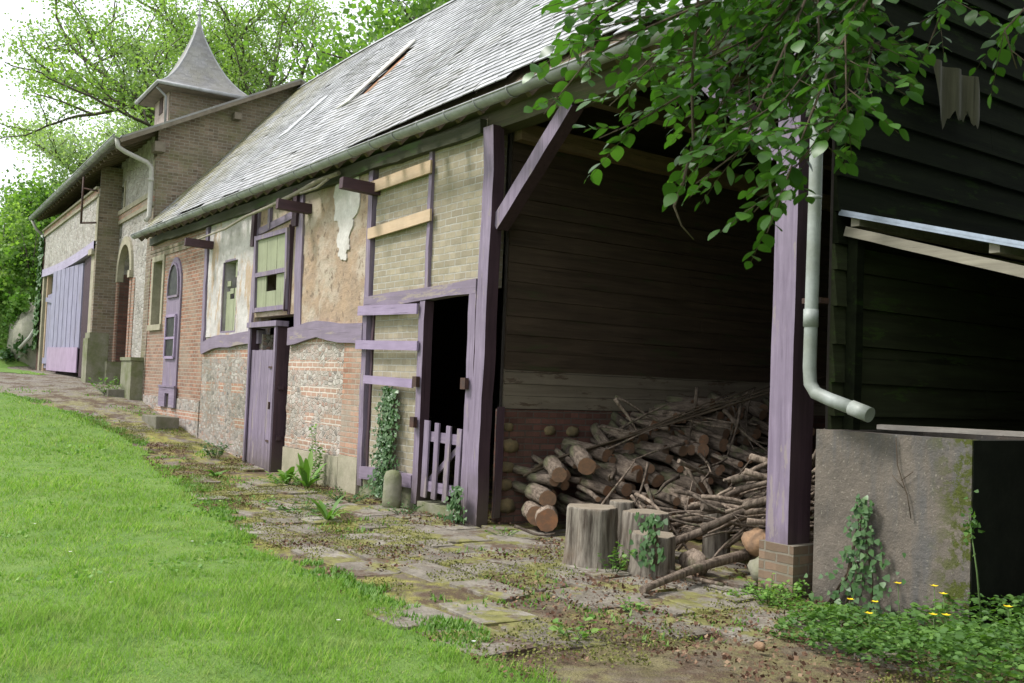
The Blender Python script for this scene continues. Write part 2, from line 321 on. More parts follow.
c = N.mix(N.ramp(g, [(.38, 0.), (.62, 1.)]), (.065,.047,.034), (.27,.215,.165)); c = N.mix(1., c, N.ramp(inf, [(0, .5), (.6, .9), (1, 1.35)]), 'MULTIPLY')
c = N.mix(N.ramp(N.noise(4, v, det=8), [(.58, 0.), (.66, .5)]), c, (.10,.12,.05)); M['bark'] = N.out(c, .92, N.bump(g, 1., .015))
N = NT('cut_wood'); v = N.obj(); inf = N.n('ShaderNodeObjectInfo').outputs['Random']
s_ = N.sep(v); rr = N.ma('SQRT', N.ma('ADD', N.ma('MULTIPLY', s_[0], s_[0]), N.ma('MULTIPLY', s_[1], s_[1])))
ring = N.ma('SINE', N.ma('MULTIPLY', rr, 420.)); c = N.ramp(inf, [(0, (.22,.13,.08)), (.4, (.34,.19,.11)), (.7, (.25,.17,.11)), (1, (.42,.19,.09))])
c = N.mix(N.ma('MULTIPLY', N.ma('ADD', ring, 1.), .16), c, (.16,.10,.06)); c = N.mix(N.ramp(N.noise(12, v, det=8), [(.45, .6), (.62, 0.)]), c, (.15,.11,.08)); M['cut'] = N.out(c, .9, N.bump(N.noise(40, v), .5, .004))
M['orangecut'] = plain('fresh_orange_cut_wood', (.36,.22,.12), .9, (.22,.15,.10), 8, .02)
M['treebark'] = plain('tree_bark', (.13,.11,.085), .95, (.07,.06,.045), 6, .03); M['twig'] = plain('twig', (.07,.05,.035), .9, (.11,.085,.055), 8)
M['sack'] = timber('rotten_sacking', (.13,.12,.075), (.08,.075,.045)); M['sheet'] = plain('corrugated_sheet_metal', (.36,.42,.50), .35, (.27,.31,.36), 4, .001, metal=.5, spec=.5)
M['litter'] = leafmat('dead_leaves', (.09,.045,.028), (.16,.085,.05), (.30,.21,.13), .05, .9, (1,1,1))
M['beech'] = leafmat('beech_leaves', (.035,.095,.014), (.055,.14,.022), (.085,.19,.035), .42, .33)
M['ivy'] = leafmat('ivy_leaves', (.04,.10,.03), (.07,.15,.045), (.12,.20,.08), .15, .4); M['weed'] = leafmat('weed_leaves', (.09,.20,.03), (.15,.30,.05), (.24,.37,.09), .3, .6)
M['nettle'] = leafmat('nettle_leaves', (.06,.14,.03), (.10,.21,.04), (.15,.28,.05), .3, .6)
M['mossgreen'] = leafmat('moss_tufts', (.10,.12,.025), (.19,.20,.045), (.26,.25,.08), .1, .9, (1,1,1))
M['tr_light'] = leafmat('locust_leaves', (.17,.28,.07), (.24,.36,.10), (.32,.43,.14), .5, .6); M['tr_mid'] = leafmat('maple_leaves', (.10,.20,.04), (.18,.31,.07), (.28,.42,.11), .5, .6)
M['tr_pale'] = leafmat('hazy_leaves', (.26,.36,.19), (.33,.42,.24), (.40,.48,.29), .5, .6); M['tr_deep'] = leafmat('deep_leaves', (.04,.10,.02), (.065,.145,.03), (.09,.19,.04), .3, .6)
M['yellow'] = plain('buttercup_yellow', (.85,.65,.03), .5, (.8,.55,.02)); M['stem'] = plain('green_stem', (.10,.17,.05), .7); M['white'] = plain('daisy_white', (.75,.75,.7), .7)

# ------------------------------------------------------------------ terrain
PX = [-200, -60, -40, -33.7, -29, -26.9, -23.5, -21.5, -19.2, -17, -15, -12, -8.8, -6.5, 50]
PZ = [1.5, 1.42, 1.38, 1.32, 1.2, 1.08, .78, .5, .2, .02, -.05, -.09, -.09, -.03, -.03]
def gz(x, y, fine=True):
    x = np.asarray(x, float); y = np.asarray(y, float)
    z = np.interp(x, PX, PZ)
    bank = np.clip((-38.6-x+vn(x, y, .5, 3)*.8)/3.2, 0, 1)*np.clip((y+2-(x+38)*.0)/6, 0, 1)
    z = z + bank*bank*(3-2*bank)*(2.9+vn(x, y, .35, 4)*.5)
    z = z + np.clip((y-15)/30, 0, 1)*2.0
    z = z + np.clip((3.0-y)/10, 0, 1)*.10*vn(x, y, .25, 5)
    if fine: z = z + .012*vn(x, y, 3.1, 1) + .006*vn(x, y, 8.3, 2)
    return z
def grid(name, xs, ys, mask=None, dz=0., mat=None, kind='structure'):
    X, Y = np.meshgrid(xs, ys); Z = gz(X, Y)+dz
    V = np.stack([X, Y, Z], -1).reshape(-1, 3); nx, ny = len(xs), len(ys)
    i, j = np.meshgrid(np.arange(nx-1), np.arange(ny-1)); a = (j*nx+i).reshape(-1)
    F = np.stack([a, a+1, a+1+nx, a+nx], 1)
    if mask is not None:
        cx = V[F].mean(1); F = F[mask(cx[:, 0], cx[:, 1])]
        used = np.unique(F); mp = np.full(len(V), -1); mp[used] = np.arange(len(used)); F = mp[F]; V = V[used]
    o = mk(name, V, F, mat, None, None, np.ones(len(F), bool)); tag(o, kind=kind); return o
def graded(lo, a, b, hi, st, n):
    k = np.linspace(0, 1, n)[1:]**2.2
    return np.concatenate([(a-(a-lo)*k)[::-1], np.arange(a, b, st), b+(hi-b)*k])
grid('ground', graded(-900, -42, 3, 900, .12, 45), graded(-900, -2, 13, 900, .12, 45), None, 0, M['ground'])
EX = [-27, -25.5, -24.5, -22, -20, -18, -14, -8.6, -5.7, -3.96, -1, 6]; EY = [0., 1.5, 3.1, 4.0, 4.55, 4.65, 4.15, 3.3, 3.12, 3.06, 2.9, 2.6]
def lawnmask(x, y):
    e = np.interp(x, EX, EY, left=-50)+.14*vn(x, y, 1.7, 8)+.07*vn(x, y, 5, 9)
    near = (y < e) & (x > -26.5+.4*vn(x, y, .8, 3))
    far = (x < -31.0+.35*y*0+1.0*vn(x, y, .5, 7)) & ((y < 5.2)) | (x < -38.9) | (y > 14)
    return near | far
grid('lawn', graded(-850, -42, 3, 850, .15, 40), graded(-850, -2, 13, 850, .15, 40), lawnmask, .012, M['lawn'])

# ------------------------------------------------------------------ instanced leaves
LEAF = (np.array([(0,0,0),(-.26,.22,.05),(-.34,.55,.07),(-.18,.84,.03),(0,1,-.05),(.18,.84,.03),(.34,.55,.07),(.26,.22,.05)], float), [[0,4,3,2,1],[0,7,6,5,4]])
_t = [0, .12, .3, .5, .7, .87, 1]; _w = [.02, .19, .33, .36, .29, .15, 0]
FINE = (np.array([(s*w, t, .10*w-.16*t*t) for t, w in zip(_t, _w) for s in (-1, 0, 1)], float), [q for k in range(6) for q in ([3*k, 3*k+1, 3*k+4, 3*k+3], [3*k+1, 3*k+2, 3*k+5, 3*k+4])])
QUAD = (np.array([(0,0,0),(-.5,.45,.1),(0,1,0),(.5,.45,-.06)], float), [[0,3,2,1]])
LOBE = (np.array([(0,0,0),(-.5,.1,.06),(-.42,.45,.03),(0,1,-.05),(.42,.45,.03),(.5,.1,.06)], float), [[0,3,2,1],[0,5,4,3]])
BLADE = (np.array([(-.5,0,0),(.5,0,0),(-.36,.55,.06),(.36,.55,.06),(0,1,.28)], float), [[0,1,3,2],[2,3,4]])
def frames(D, U):
    D = D/np.linalg.norm(D, axis=1)[:, None]; U = U-D*(D*U).sum(1)[:, None]; U /= np.linalg.norm(U, axis=1)[:, None]+1e-9
    return np.stack([np.cross(D, U), D, U], 2)     # columns: side, along, normal
def scatter(tpl, P, D, U, S, W=None):
    T, F = tpl; n = len(P); S = np.asarray(S).reshape(-1, 1); W = S if W is None else np.asarray(W).reshape(-1, 1)
    Fr = frames(np.asarray(D, float), np.asarray(U, float))
    L = T[None]*np.stack([W, S, S], -1).reshape(n, 1, 3)
    V = np.einsum('nij,nkj->nki', Fr, L)+np.asarray(P)[:, None]
    k = len(T); off = (np.arange(n)*k)[:, None]
    if len({len(f) for f in F}) == 1:
        A = np.array(F)[None]+off[:, :, None]; return V.reshape(-1, 3), A.reshape(-1, len(F[0]))
    out = []
    for f in F: out.append(np.array(f)[None]+off)
    return V.reshape(-1, 3), [r for a in out for r in a.tolist()]
def rdir(n, up=0.):
    d = RG.normal(size=(n, 3)); d[:, 2] += up; return d/np.linalg.norm(d, axis=1)[:, None]
def foliage(name, parent, mat, P, D, U, S, tpl=QUAD, W=None):
    V, F = scatter(tpl, P, D, U, S, W)
    if parent is not None:
        m = np.array(wmat(parent).inverted()); V = V @ m[:3, :3].T + m[:3, 3]
    return mk(name, V, F, mat, parent)

# ------------------------------------------------------------------ grass (near lawn), blade geometry
def lawn_blades(n, rlo, rhi, hb, wb):
    r = rlo*(rhi/rlo)**RG.random(n); a = R(35)+R(34)*(RG.random(n)*2-1)
    a = np.where(RG.random(n) < .12, RG.random(n)*R(100)-R(20), a)
    x = -r*np.cos(a); y = r*np.sin(a); k = lawnmask(x, y) & (y < 6); x, y, r = x[k], y[k], r[k]; n = len(x)
    z = gz(x, y)+.008
    hh = hb*(.55+.8*RG.random(n))*np.clip(1+.5*vn(x, y, .8, 12)+.55*vn(x, y, 3.5, 13)+.35*vn(x, y, 8, 14), .25, 3)*np.where(RG.random(n) < .03, 1.9, 1); th = RG.random(n)*2*math.pi
    D = np.stack([np.cos(th)*.55, np.sin(th)*.55, np.full(n, 1.)+.3*RG.random(n)], 1); U = np.stack([np.cos(th), np.sin(th), np.zeros(n)], 1)
    return np.stack([x, y, z], 1), D, U, hh, wb*(.6+.8*RG.random(n))*np.clip(r/7, .8, 4)
g1 = lawn_blades(330000, 3.2, 32, .062, .0055)
V, F = scatter((BLADE[0], [[0,1,3],[0,3,2],[2,3,4]]), g1[0], g1[1], g1[2], g1[3], g1[4])
tag(mk('grass', V, F, M['grass']), 'bright green mown lawn grass along the cobbled path', 'grass', kind='stuff')
# clover and broad leaves within the lawn
n = 22000; r = 4.5*(20/4.5)**RG.random(n); a = R(35)+R(32)*(RG.random(n)*2-1); x = -r*np.cos(a); y = r*np.sin(a)
k = lawnmask(x, y) & (vn(x, y, .9, 21)+.4*vn(x, y, 3, 22) > .25) & (y < 6); x, y, r = x[k], y[k], r[k]; n = len(x)
P = np.stack([x, y, gz(x, y)+.02+.03*RG.random(n)], 1)
tag(foliage('clover', None, M['weed'], P, rdir(n, .1), np.stack([RG.normal(size=n)*.4, RG.normal(size=n)*.4, np.ones(n)], 1), (.016+.022*RG.random(n))*np.clip(r/8, 1, 2.5), LOBE), 'low clover and broad leaves growing among the lawn grass', 'clover', kind='stuff')
# ragged grass tufts along edge of lawn and in path joints
n = 26000; x = -3-24*RG.random(n)**1.6; e = np.interp(x, EX, EY); y = np.where(RG.random(n) < .6, e+.12*RG.normal(size=n)+.12, e+RG.random(n)*(5.9-e))
k = (vn(x, y, 1.6, 31)+.5*vn(x, y, 5, 32) > .42-.5*np.exp(-((y-e)/.25)**2)) & (y < 5.9) ; x, y = x[k], y[k]; n = len(x)
th = RG.random(n)*6.28; D = np.stack([np.cos(th)*.8, np.sin(th)*.8, .5+RG.random(n)], 1); U = np.stack([np.cos(th), np.sin(th), np.zeros(n)], 1)
tag(foliage('path_weeds', None, M['weed'], np.stack([x, y, gz(x, y)], 1), D, U, .03+.045*RG.random(n), LOBE, .010+.018*RG.random(n)), 'small scattered weeds sprouting between the path stones', 'weeds', kind='stuff')
# moss tufts
n = 90000; x = -2.5-19*RG.random(n)**1.4; e = np.interp(x, EX, EY); y = e+RG.random(n)*(6.0-e)
k = (vn(x, y, 1.1, 41)+.6*vn(x, y, 3.2, 42)+.12*np.clip((-x-8)/4, 0, 1.6) > .28); x, y = x[k], y[k]; n = len(x)
tag(foliage('moss', None, M['mossgreen'], np.stack([x, y, gz(x, y)+.012+.03*RG.random(n)], 1), rdir(n, .3), np.tile([0, 0, 1.], (n, 1))+.5*RG.normal(size=(n, 3)), .009+.012*RG.random(n), QUAD), 'yellow green moss cushions spread over the old paving', 'moss', kind='stuff')
# dead leaves
n = 60000; x = 1.5-20*RG.random(n)**1.3; e = np.interp(x, EX, EY); y = e-.15+RG.random(n)*(6.9-e)
k = (vn(x, y, 1.4, 51)+.5*vn(x, y, 4, 52)+.45*np.exp(-((x+3)/2.5)**2)+.1 > .38); x, y = x[k], y[k]; n = len(x)
tag(foliage('leaf_litter', None, M['litter'], np.stack([x, y, gz(x, y)+.02+.02*RG.random(n)], 1), rdir(n, .1), np.tile([0, 0, 1.], (n, 1))+.5*RG.normal(size=(n, 3)), (.009+.028*RG.random(n)**2), QUAD), 'brown dead leaves and bark scraps strewn on the paving', 'dead leaves', kind='stuff')

# paving slabs: irregular flags along the near part of the path
mb = MB(); y = 2.6
rows = 0
while y < 6.6:
    d = random.uniform(.30, .52); x = -.5+random.random()*.5
    while x > -15.5:
        w = random.uniform(.38, 1.0)
        cx, cy = x-w/2, y+d/2; e = float(np.interp(cx, EX, EY))
        inside = (cy > e+.02 and cy < 6.0) or (cy > 6 and -9 < cx < -5.1 and cy < 6.6)
        if inside and random.random() < (.88 if cx > -10.5 else .88-(-10.5-cx)*.16) and not (cx > -4.6 and cy < 4.6+random.random()*.6 and random.random() < .75):
            g = .026; q = [(x-g, y+g), (x-w+g, y+g), (x-w+g, y+d-g), (x-g, y+d-g)]
            q = [(a+random.uniform(-.045, .045), b+random.uniform(-.04, .04)+ .05*math.sin(a*1.3+b*2)) for a, b in q]
            zt = float(gz(cx, cy, False))+random.uniform(.012, .026); tx, ty = random.uniform(-.012, .012), random.uniform(-.012, .012)
            # nibble corners into an octagon-ish outline
            o = []
            for i in range(4):
                a, b, c2 = Vector(q[i-1]), Vector(q[i]), Vector(q[(i+1) % 4]); k = random.uniform(.04, .16)
                o += [b.lerp(a, k), b.lerp(c2, random.uniform(.04, .14))]
            n = len(o); cc = sum(o, Vector((0, 0)))/n
            top = [(p.x, p.y, zt+(p.x-cx)*tx+(p.y-cy)*ty) for p in o]; inn = [(cc.x+(p.x-cc.x)*.95, cc.y+(p.y-cc.y)*.95, t[2]+.003) for p, t in zip(o, top)]; bot = [(p.x, p.y, zt-.06) for p in o]
            V = bot+top+inn; F = [tuple(2*n+i for i in range(n))[::-1]]
            for i in range(n):
                j = (i+1) % n; F += [(i, j, n+j, n+i)[::-1], (n+i, n+j, 2*n+j, 2*n+i)[::-1]]
            mb.add(V, F)
        x -= w
    y += d
tag(mb.build('paving', M['slab']), kind='structure')

# ------------------------------------------------------------------ walls with openings
def wall(mb, x0, x1, z0, z1, y0, y1, holes=(), axis='x', mi=0):
    xs = sorted({x0, x1, *[min(max(h[i], x0), x1) for h in holes for i in (0, 1)]}); zs = sorted({z0, z1, *[min(max(h[i], z0), z1) for h in holes for i in (2, 3)]})
    full = lambda i, j: 0 <= i < len(xs)-1 and 0 <= j < len(zs)-1 and not any(h[0]-1e-6 <= (xs[i]+xs[i+1])/2 <= h[1] and h[2] <= (zs[j]+zs[j+1])/2 <= h[3] for h in holes)
    def q(P): mb.add([(a, b, c) if axis == 'x' else (b, a, c) for a, b, c in P], [(0, 1, 2, 3) if axis == 'x' else (3, 2, 1, 0)], mi)
    for i in range(len(xs)-1):
        for j in range(len(zs)-1):
            if not full(i, j): continue
            a, b, c, d = xs[i], xs[i+1], zs[j], zs[j+1]
            q([(a, y0, c), (b, y0, c), (b, y0, d), (a, y0, d)]); q([(b, y1, c), (a, y1, c), (a, y1, d), (b, y1, d)])
            if not full(i-1, j): q([(a, y1, c), (a, y0, c), (a, y0, d), (a, y1, d)])
            if not full(i+1, j): q([(b, y0, c), (b, y1, c), (b, y1, d), (b, y0, d)])
            if not full(i, j+1): q([(a, y0, d), (b, y0, d), (b, y1, d), (a, y1, d)])
            if not full(i, j-1): q([(b, y0, c), (a, y0, c), (a, y1, c), (b, y1, c)])
    return mb
Y0, Y1, ZT = 6.03, 6.33, 4.55
barn = thing('barn', 'long half-timbered brick barn with mauve timbers, slate roof and open log bay', 'barn', (-9.2, 6.03, 0))
def W(name, mat, *a, **k): return wall(MB(), *a, **k).build(name, mat, barn)
winA = (-23.2, -22.4, 2.5, 4.1); doorA = (-21.9, -20.85, .8, 3.9)
W('brick_wall', M['red'], -23.48, -19.3, .95, ZT, Y0, Y1, [winA, (-21.85, -20.9, .95, 3.6)])
W('wall_base', M['flint'], -23.48, -19.3, -.4, .948, Y0-.02, Y1)
louv = (-18.25, -17.45, 2.28, 3.62)
W('plaster_wall', M['plaster'], -19.14, -16.5, 2.2, ZT, Y0, Y1, [louv])
W('flint_wall', M['flint'], -19.3, -16.05, -.4, 2.198, Y0+.004, Y1)
W('wall_panel', M['daub'], -16.498, -14.74, 2.5, ZT, Y0+.006, Y1, [(-16.2, -15.0, 2.62, 3.85)])
W('flint_wall', M['white_flint'], -14.84, -12.78, .38, 2.12, Y0+.01, Y1); W('wall_panel', M['daub'], -14.5, -12.16, 2.12, ZT, Y0, Y1)
W('brick_pillar', M['redp'], -12.78, -12.16, .42, 2.12, Y0-.012, Y1)
mb = MB(); x = -14.84
for w in (.5, .62, .55, .4): mb.box(x, x+w-.012, Y0-.03-.01*random.random(), Y1-.02, -.35, .38+random.uniform(-.01, .0)); x += w
mb.box(-12.77, -12.17, Y0-.035, Y1-.02, -.35, .415); mb.build('stone_footing', M['stone'], barn)
W('pale_brick_wall', M['pale'], -12.0, -9.3, 2.62, ZT, Y0+.015, Y1); W('pale_brick_wall', M['pale'], -11.97, -10.56, .32, 2.48, Y0+.015, Y0+.12)
W('stone_footing', M['mossstone'], -12.1, -10.58, -.3, .2, Y0-.01, Y1)
def bumpy(name, mat, x0, x1, z0, z1, y, amp, seed, holes=(), loss=.02):
    """uneven hand-laid plaster face with shallow broken-off areas"""
    nx, nz = int((x1-x0)/.035), int((z1-z0)/.035); X, Z = np.meshgrid(np.linspace(x0, x1, nx+1), np.linspace(z0, z1, nz+1))
    Y = y+amp*(vn(X, Z, 1.3, seed)+.5*vn(X, Z, 3.7, seed+1)+.25*vn(X, Z, 11, seed+2)+.12*vn(X, Z, 27, seed+5)); m = vn(X, Z, .9, seed+3)+.5*vn(X, Z, 3.1, seed+4)+.25*vn(X, Z, 9, seed+6)
    Y = Y+loss*np.clip((m-.35)*14, 0, 1)
    V = np.stack([X, Y, Z], -1).reshape(-1, 3); i, j = np.meshgrid(np.arange(nx), np.arange(nz)); a = (j*(nx+1)+i).reshape(-1); F = np.stack([a, a+1, a+2+nx, a+1+nx], 1); c = V[F].mean(1)
    k = np.ones(len(F), bool)
    for h in holes: k &= ~((c[:, 0] > h[0]) & (c[:, 0] < h[1]) & (c[:, 2] > h[2]) & (c[:, 2] < h[3]))
    M_ = np.array(wmat(barn).inverted()); V = V @ M_[:3, :3].T + M_[:3, 3]; return mk(name, V, F[k], mat, barn)
bumpy('daub_face', M['daub'], -14.5, -12.14, 2.2, 4.55, Y0-.012, .009, 91, (), .011)
bumpy('plaster_face', M['plaster'], -19.14, -16.5, 2.2, 4.55, Y0-.012, .009, 95, [louv], .011)
bumpy('flint_face', M['white_flint'], -14.84, -12.79, .38, 2.12, Y0-.0, .012, 99, (), .01)
bumpy('brick_face', M['pale'], -12.0, -9.28, 2.62, 4.55, Y0+.006, .006, 103, (), .006)
# timbers
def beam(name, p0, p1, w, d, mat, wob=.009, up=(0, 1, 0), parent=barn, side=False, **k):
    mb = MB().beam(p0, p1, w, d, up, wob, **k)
    if side:      # shade on the side faces is put into the colour, as dark maroon
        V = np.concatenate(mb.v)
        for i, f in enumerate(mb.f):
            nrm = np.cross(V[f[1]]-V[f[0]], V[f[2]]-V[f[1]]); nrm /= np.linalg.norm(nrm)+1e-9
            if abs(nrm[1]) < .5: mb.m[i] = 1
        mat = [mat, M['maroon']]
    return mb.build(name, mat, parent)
def post(x, z0, z1, w=.14, mat=None, x1=None, y=Y0+.03, d=.14, name='timber_post', side=False): return beam(name, (x, y, z0), (x1 if x1 is not None else x, y, z1), w, d, mat or M['purz'], side=side)
post(-19.22, 1.9, 4.5, .15, x1=-19.3); post(-16.62, 2.1, 4.5, .13, x1=-16.5); post(-14.5, 2.2, 4.5, .26, x1=-14.62, mat=M['purz'])
post(-14.95, 2.5, 4.4, .1, mat=M['maroon'], y=Y0+.05, d=.12); post(-12.08, .05, 4.5, .13, x1=-12.12); post(-11.93, .1, 2.55, .05, mat=M['maroon'], y=Y0+.04, d=.1)
post(-10.47, 2.6, 4.52, .075, mat=M['maroon'] if False else M['purz'], x1=-10.5)
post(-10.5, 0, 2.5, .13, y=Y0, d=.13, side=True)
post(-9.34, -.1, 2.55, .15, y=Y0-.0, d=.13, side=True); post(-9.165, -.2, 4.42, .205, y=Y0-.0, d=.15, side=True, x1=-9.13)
post(-9.08, 0, 1.25, .04, y=Y0+.2, d=.08, mat=M['maroon'], name='short_post')
def curved(name, pts, h, mat, y=Y0+.01, d=.14):
    mb = MB(); V = []; n = len(pts)
    for x, z in pts:
        j = random.uniform(-.012, .012)
        V += [(x, y-d/2, z-h/2+j), (x, y+d/2, z-h/2+j), (x, y+d/2, z+h/2-j), (x, y-d/2, z+h/2-j)]
    F = [(0, 1, 2, 3)[::-1], tuple(4*(n-1)+i for i in range(4))]
    for i in range(n-1):
        for q in range(4): a = 4*i+q; b = 4*i+(q+1) % 4; F.append((a, a+4, b+4, b))
    return mb.add(V, F).build(name, mat, barn)
curved('curved_beam', [(-19.2, 1.98), (-18.9, 2.03), (-18.5, 2.09), (-18.1, 2.11), (-17.6, 2.1), (-17.2, 2.13), (-16.7, 2.15), (-16.1, 2.15)], .24, M['purx_old'])
curved('curved_beam', [(-14.82, 2.13), (-14.5, 2.15), (-14.1, 2.2), (-13.7, 2.23), (-13.3, 2.19), (-12.9, 2.15), (-12.5, 2.14), (-12.15, 2.13)], .27, M['purx_old'])
curved('level_beam', [(-12.1, 2.56), (-11.4, 2.56), (-10.6, 2.58), (-9.9, 2.6), (-9.28, 2.61)], .16, M['purx_old'], y=Y0)
beam('sill_beam', (-12.0, Y0, .24), (-10.58, Y0, .26), .16, .15, M['purx_old'], up=(0, 1, 0))
beam('level_beam', (-16.5, Y0+.02, 4.0), (-14.95, Y0+.02, 4.12), .12, .1, M['purx'])
post(-15.95, 4.0, 4.5, .1); post(-16.55, 3.75, 4.4, .14, mat=M['maroon'], y=Y0+.0, d=.2); post(-14.7, 3.9, 4.5, .14, mat=M['maroon'], y=Y0+.0, d=.2)
def board(name, x0, z0, x1, z1, h, mat, y=Y0-.065, t=.028): return beam(name, (x0, y, z0), (x1, y, z1), h, t, mat, .0015)
board('new_board', -12.12, 4.14, -10.42, 4.17, .16, M['newb']); board('new_board', -12.08, 3.50, -10.38, 3.56, .15, M['newb'])
board('mauve_board', -12.2, 2.44, -10.55, 2.40, .13, M['plank'], Y0-.1); board('mauve_board', -12.22, 1.97, -10.5, 1.94, .12, M['plank'], Y0-.1); board('mauve_board', -11.95, 1.50, -10.6, 1.47, .11, M['plank'], Y0-.09)
# projecting brackets (cut joist ends)
for x, z, dx in ((-18.95, 4.0, -.4), (-14.25, 4.12, -.3), (-11.98, 4.1, -.2)):
    beam('bracket', (x, 6.1, z), (x+dx*.25, 5.5, z+.03), .14, .15, M['maroonx'], .004, up=(0, 0, 1))
# lime patch left on the daub, a thin skin with broken outline
mb = MB(); pts = []
for i in range(90):
    a = i/90*2*math.pi; w = .41+.05*math.sin(3*a+1); h = .74
    x = -12.95+w*math.copysign(abs(math.cos(a))**.8, math.cos(a))*(1 if math.sin(a) > -.2 else .62)+random.uniform(-.022, .022)+.03*math.sin(13*a); z = 3.95+h*math.sin(a)+random.uniform(-.02, .02)
    pts.append((x, min(z, 4.5)))
n = len(pts); V = [(x, Y0-.024, z) for x, z in pts]+[(x, Y0+.01, z) for x, z in pts]
mb.add(V, [tuple(range(n))]+[(i, n+i, n+(i+1) % n, (i+1) % n) for i in range(n)]).build('lime_patch', M['white_patch'], barn)
# ---- stone window and arched door of brick section
def frame(name, x0, x1, z0, z1, y, t, d, mat, parent):
    mb = MB(); mb.box(x0-t, x0, y, y+d, z0, z1).box(x1, x1+t, y, y+d, z0, z1).box(x0-t, x1+t, y-.004, y+d, z1+.001, z1+t).box(x0-t*1.3, x1+t*1.3, y-.03, y+d, z0-t, z0-.001)
    return mb.build(name, mat, parent)
fr = frame('window', -23.15, -22.42, 2.55, 4.0, Y0-.03, .13, .2, M['stone'], barn)
MB().box(-23.15, -22.42, Y0+.2, Y0+.215, 2.55, 4.0).build('pane', M['glass'], fr)
MB().beam((-22.79, Y0+.19, 2.55), (-22.79, Y0+.19, 4.0), .04, .03, (0, 1, 0)).build('glazing_bar', M['oldz'], fr)
mb = MB(); mb.box(-23.48, -19.32, Y0-.03, Y0+.0, 4.22, 4.29).box(-23.48, -19.32, Y0-.018, Y0, 4.1, 4.22); mb.build('brick_cornice', M['grey'], barn)
ad = MB(); yd = Y0-.035
outl = [(-21.9, .95), (-20.88, .95), (-20.88, 3.3)]+[(-21.39+.51*math.cos(a), 3.3+.68*math.sin(a)) for a in np.linspace(0, math.pi, 11)[1:-1]]+[(-21.9, 3.3)]
n = len(outl); ad.add([(x, yd, z) for x, z in outl]+[(x, yd+.05, z) for x, z in outl], [tuple(range(n)), tuple(range(2*n-1, n-1, -1))]+[(i, n+i, n+(i+1) % n, (i+1) % n) for i in range(n)])
door = ad.build('arched_door', M['purz'], barn)
def rim(pts, r, name, mat, parent, y):
    mb = MB()
    for i in range(len(pts)):
        a, b = pts[i], pts[(i+1) % len(pts)]; mb.beam((a[0], y, a[1]), (b[0], y, b[1]), r, r*.8, (0, 1, 0))
    return mb.build(name, mat, parent)
ga = [(-21.78, 3.12), (-21.0, 3.12), (-21.0, 3.32)]+[(-21.39+.39*math.cos(a), 3.32+.52*math.sin(a)) for a in np.linspace(0, math.pi, 9)[1:-1]]+[(-21.78, 3.32)]
n = len(ga); MB().add([(x, yd-.012, z) for x, z in ga], [tuple(range(n))]).build('pane', M['palegreen'] if False else M['glass'], door); rim(ga, .045, 'glazing_bar', M['purz'], door, yd-.02)
for z0, z1 in ((1.78+.05, 2.2), (2.24, 2.68)):
    MB().box(-21.74, -21.06, yd-.014, yd-.004, z0, z1).build('pane', M['glass'], door)
rim([(-21.76, 1.8), (-21.04, 1.8), (-21.04, 2.7), (-21.76, 2.7)], .06, 'glazing_bar', M['plank'], door, yd-.02); MB().beam((-21.76, yd-.02, 2.22), (-21.04, yd-.02, 2.22), .05, .04, (0, 1, 0)).build('glazing_bar', M['plank'], door)
mb = MB(); wall(mb, -21.98, -20.8, .74, 1.16, yd-.045, yd-.0, [(-21.5, -21.2, .74, 1.03)]); mb.box(-22.0, -20.78, yd-.06, yd, 1.162, 1.2); mb.build('cat_flap_board', M['purx'], door)
MB().box(-21.52, -21.18, yd-.002, yd+.0, .74, 1.04).build('cat_hole', M['void'], door)
# ---- louvred slit
fr = rim([(louv[0], 2.28), (louv[1], 2.28), (louv[1]+.04, 3.62), (louv[0], 3.62)], .035, 'slit_window', M['purz'], barn, Y0+.0)
mb = MB()
for x0, x1, z0, z1 in ((-18.2, -18.0, 2.3, 3.05), (-17.98, -17.76, 2.3, 2.9), (-17.74, -17.5, 2.3, 3.1), (-18.2, -18.0, 3.15, 3.25), (-17.74, -17.5, 3.3, 3.6), (-17.98, -17.8, 3.0, 3.1)): mb.box(x0, x1, Y0+.05+.01*random.random(), Y0+.075, z0, z1)
mb.build('shutter_boards', M['palegreen'], fr)
# ---- loft hatch leaning outwards
lh = []
z0, z1 = 2.58, 3.9; ya = lambda z: Y0-.03-.07*(z-z0)/(z1-z0); xa = lambda x, z: x+.10*(z-z0)/(z1-z0)
def lean(x, z, dy=0): return (xa(x, z), ya(z)+dy, z)
mb = MB()
for a, b in (((-16.42, 2.58), (-16.42, 3.9)), ((-15.02, 2.58), (-15.02, 3.9)), ((-16.42, 3.86), (-15.02, 3.86)), ((-16.42, 2.62), (-15.02, 2.62)), ((-16.42, 3.22), (-15.02, 3.22))):
    mb.beam(lean(*a), lean(*b), .075, .05, (0, 1, 0), .002)
hatch = mb.build('loft_hatch', M['purz'], barn)
mb = MB(); k = 0
for zz0, zz1 in ((2.66, 3.18), (3.26, 3.82)):
    for i in range(3):
        x0 = -16.37+i*.445; x1 = x0+.43
        if k == 1: segs = [(zz0, zz0+.26)]
        else: segs = [(zz0, zz1)]
        for a, b in segs:
            V = [lean(x0, a, .012), lean(x1, a, .012), lean(x1, b, .012), lean(x0, b, .012)]; V2 = [(p[0], p[1]+.02, p[2]) for p in V]
            mb.add(V+V2, [(0, 1, 2, 3), (7, 6, 5, 4), (0, 4, 5, 1), (1, 5, 6, 2), (2, 6, 7, 3), (3, 7, 4, 0)])
        k += 1
mb.add([lean(-16.37+.445, 2.93, .012), lean(-15.72, 2.93, .012), lean(-15.72, 3.18, .012), lean(-16.37+.445, 3.18, .012)], []) if False else None
mb.build('hatch_boards', M['palegreen'], hatch)
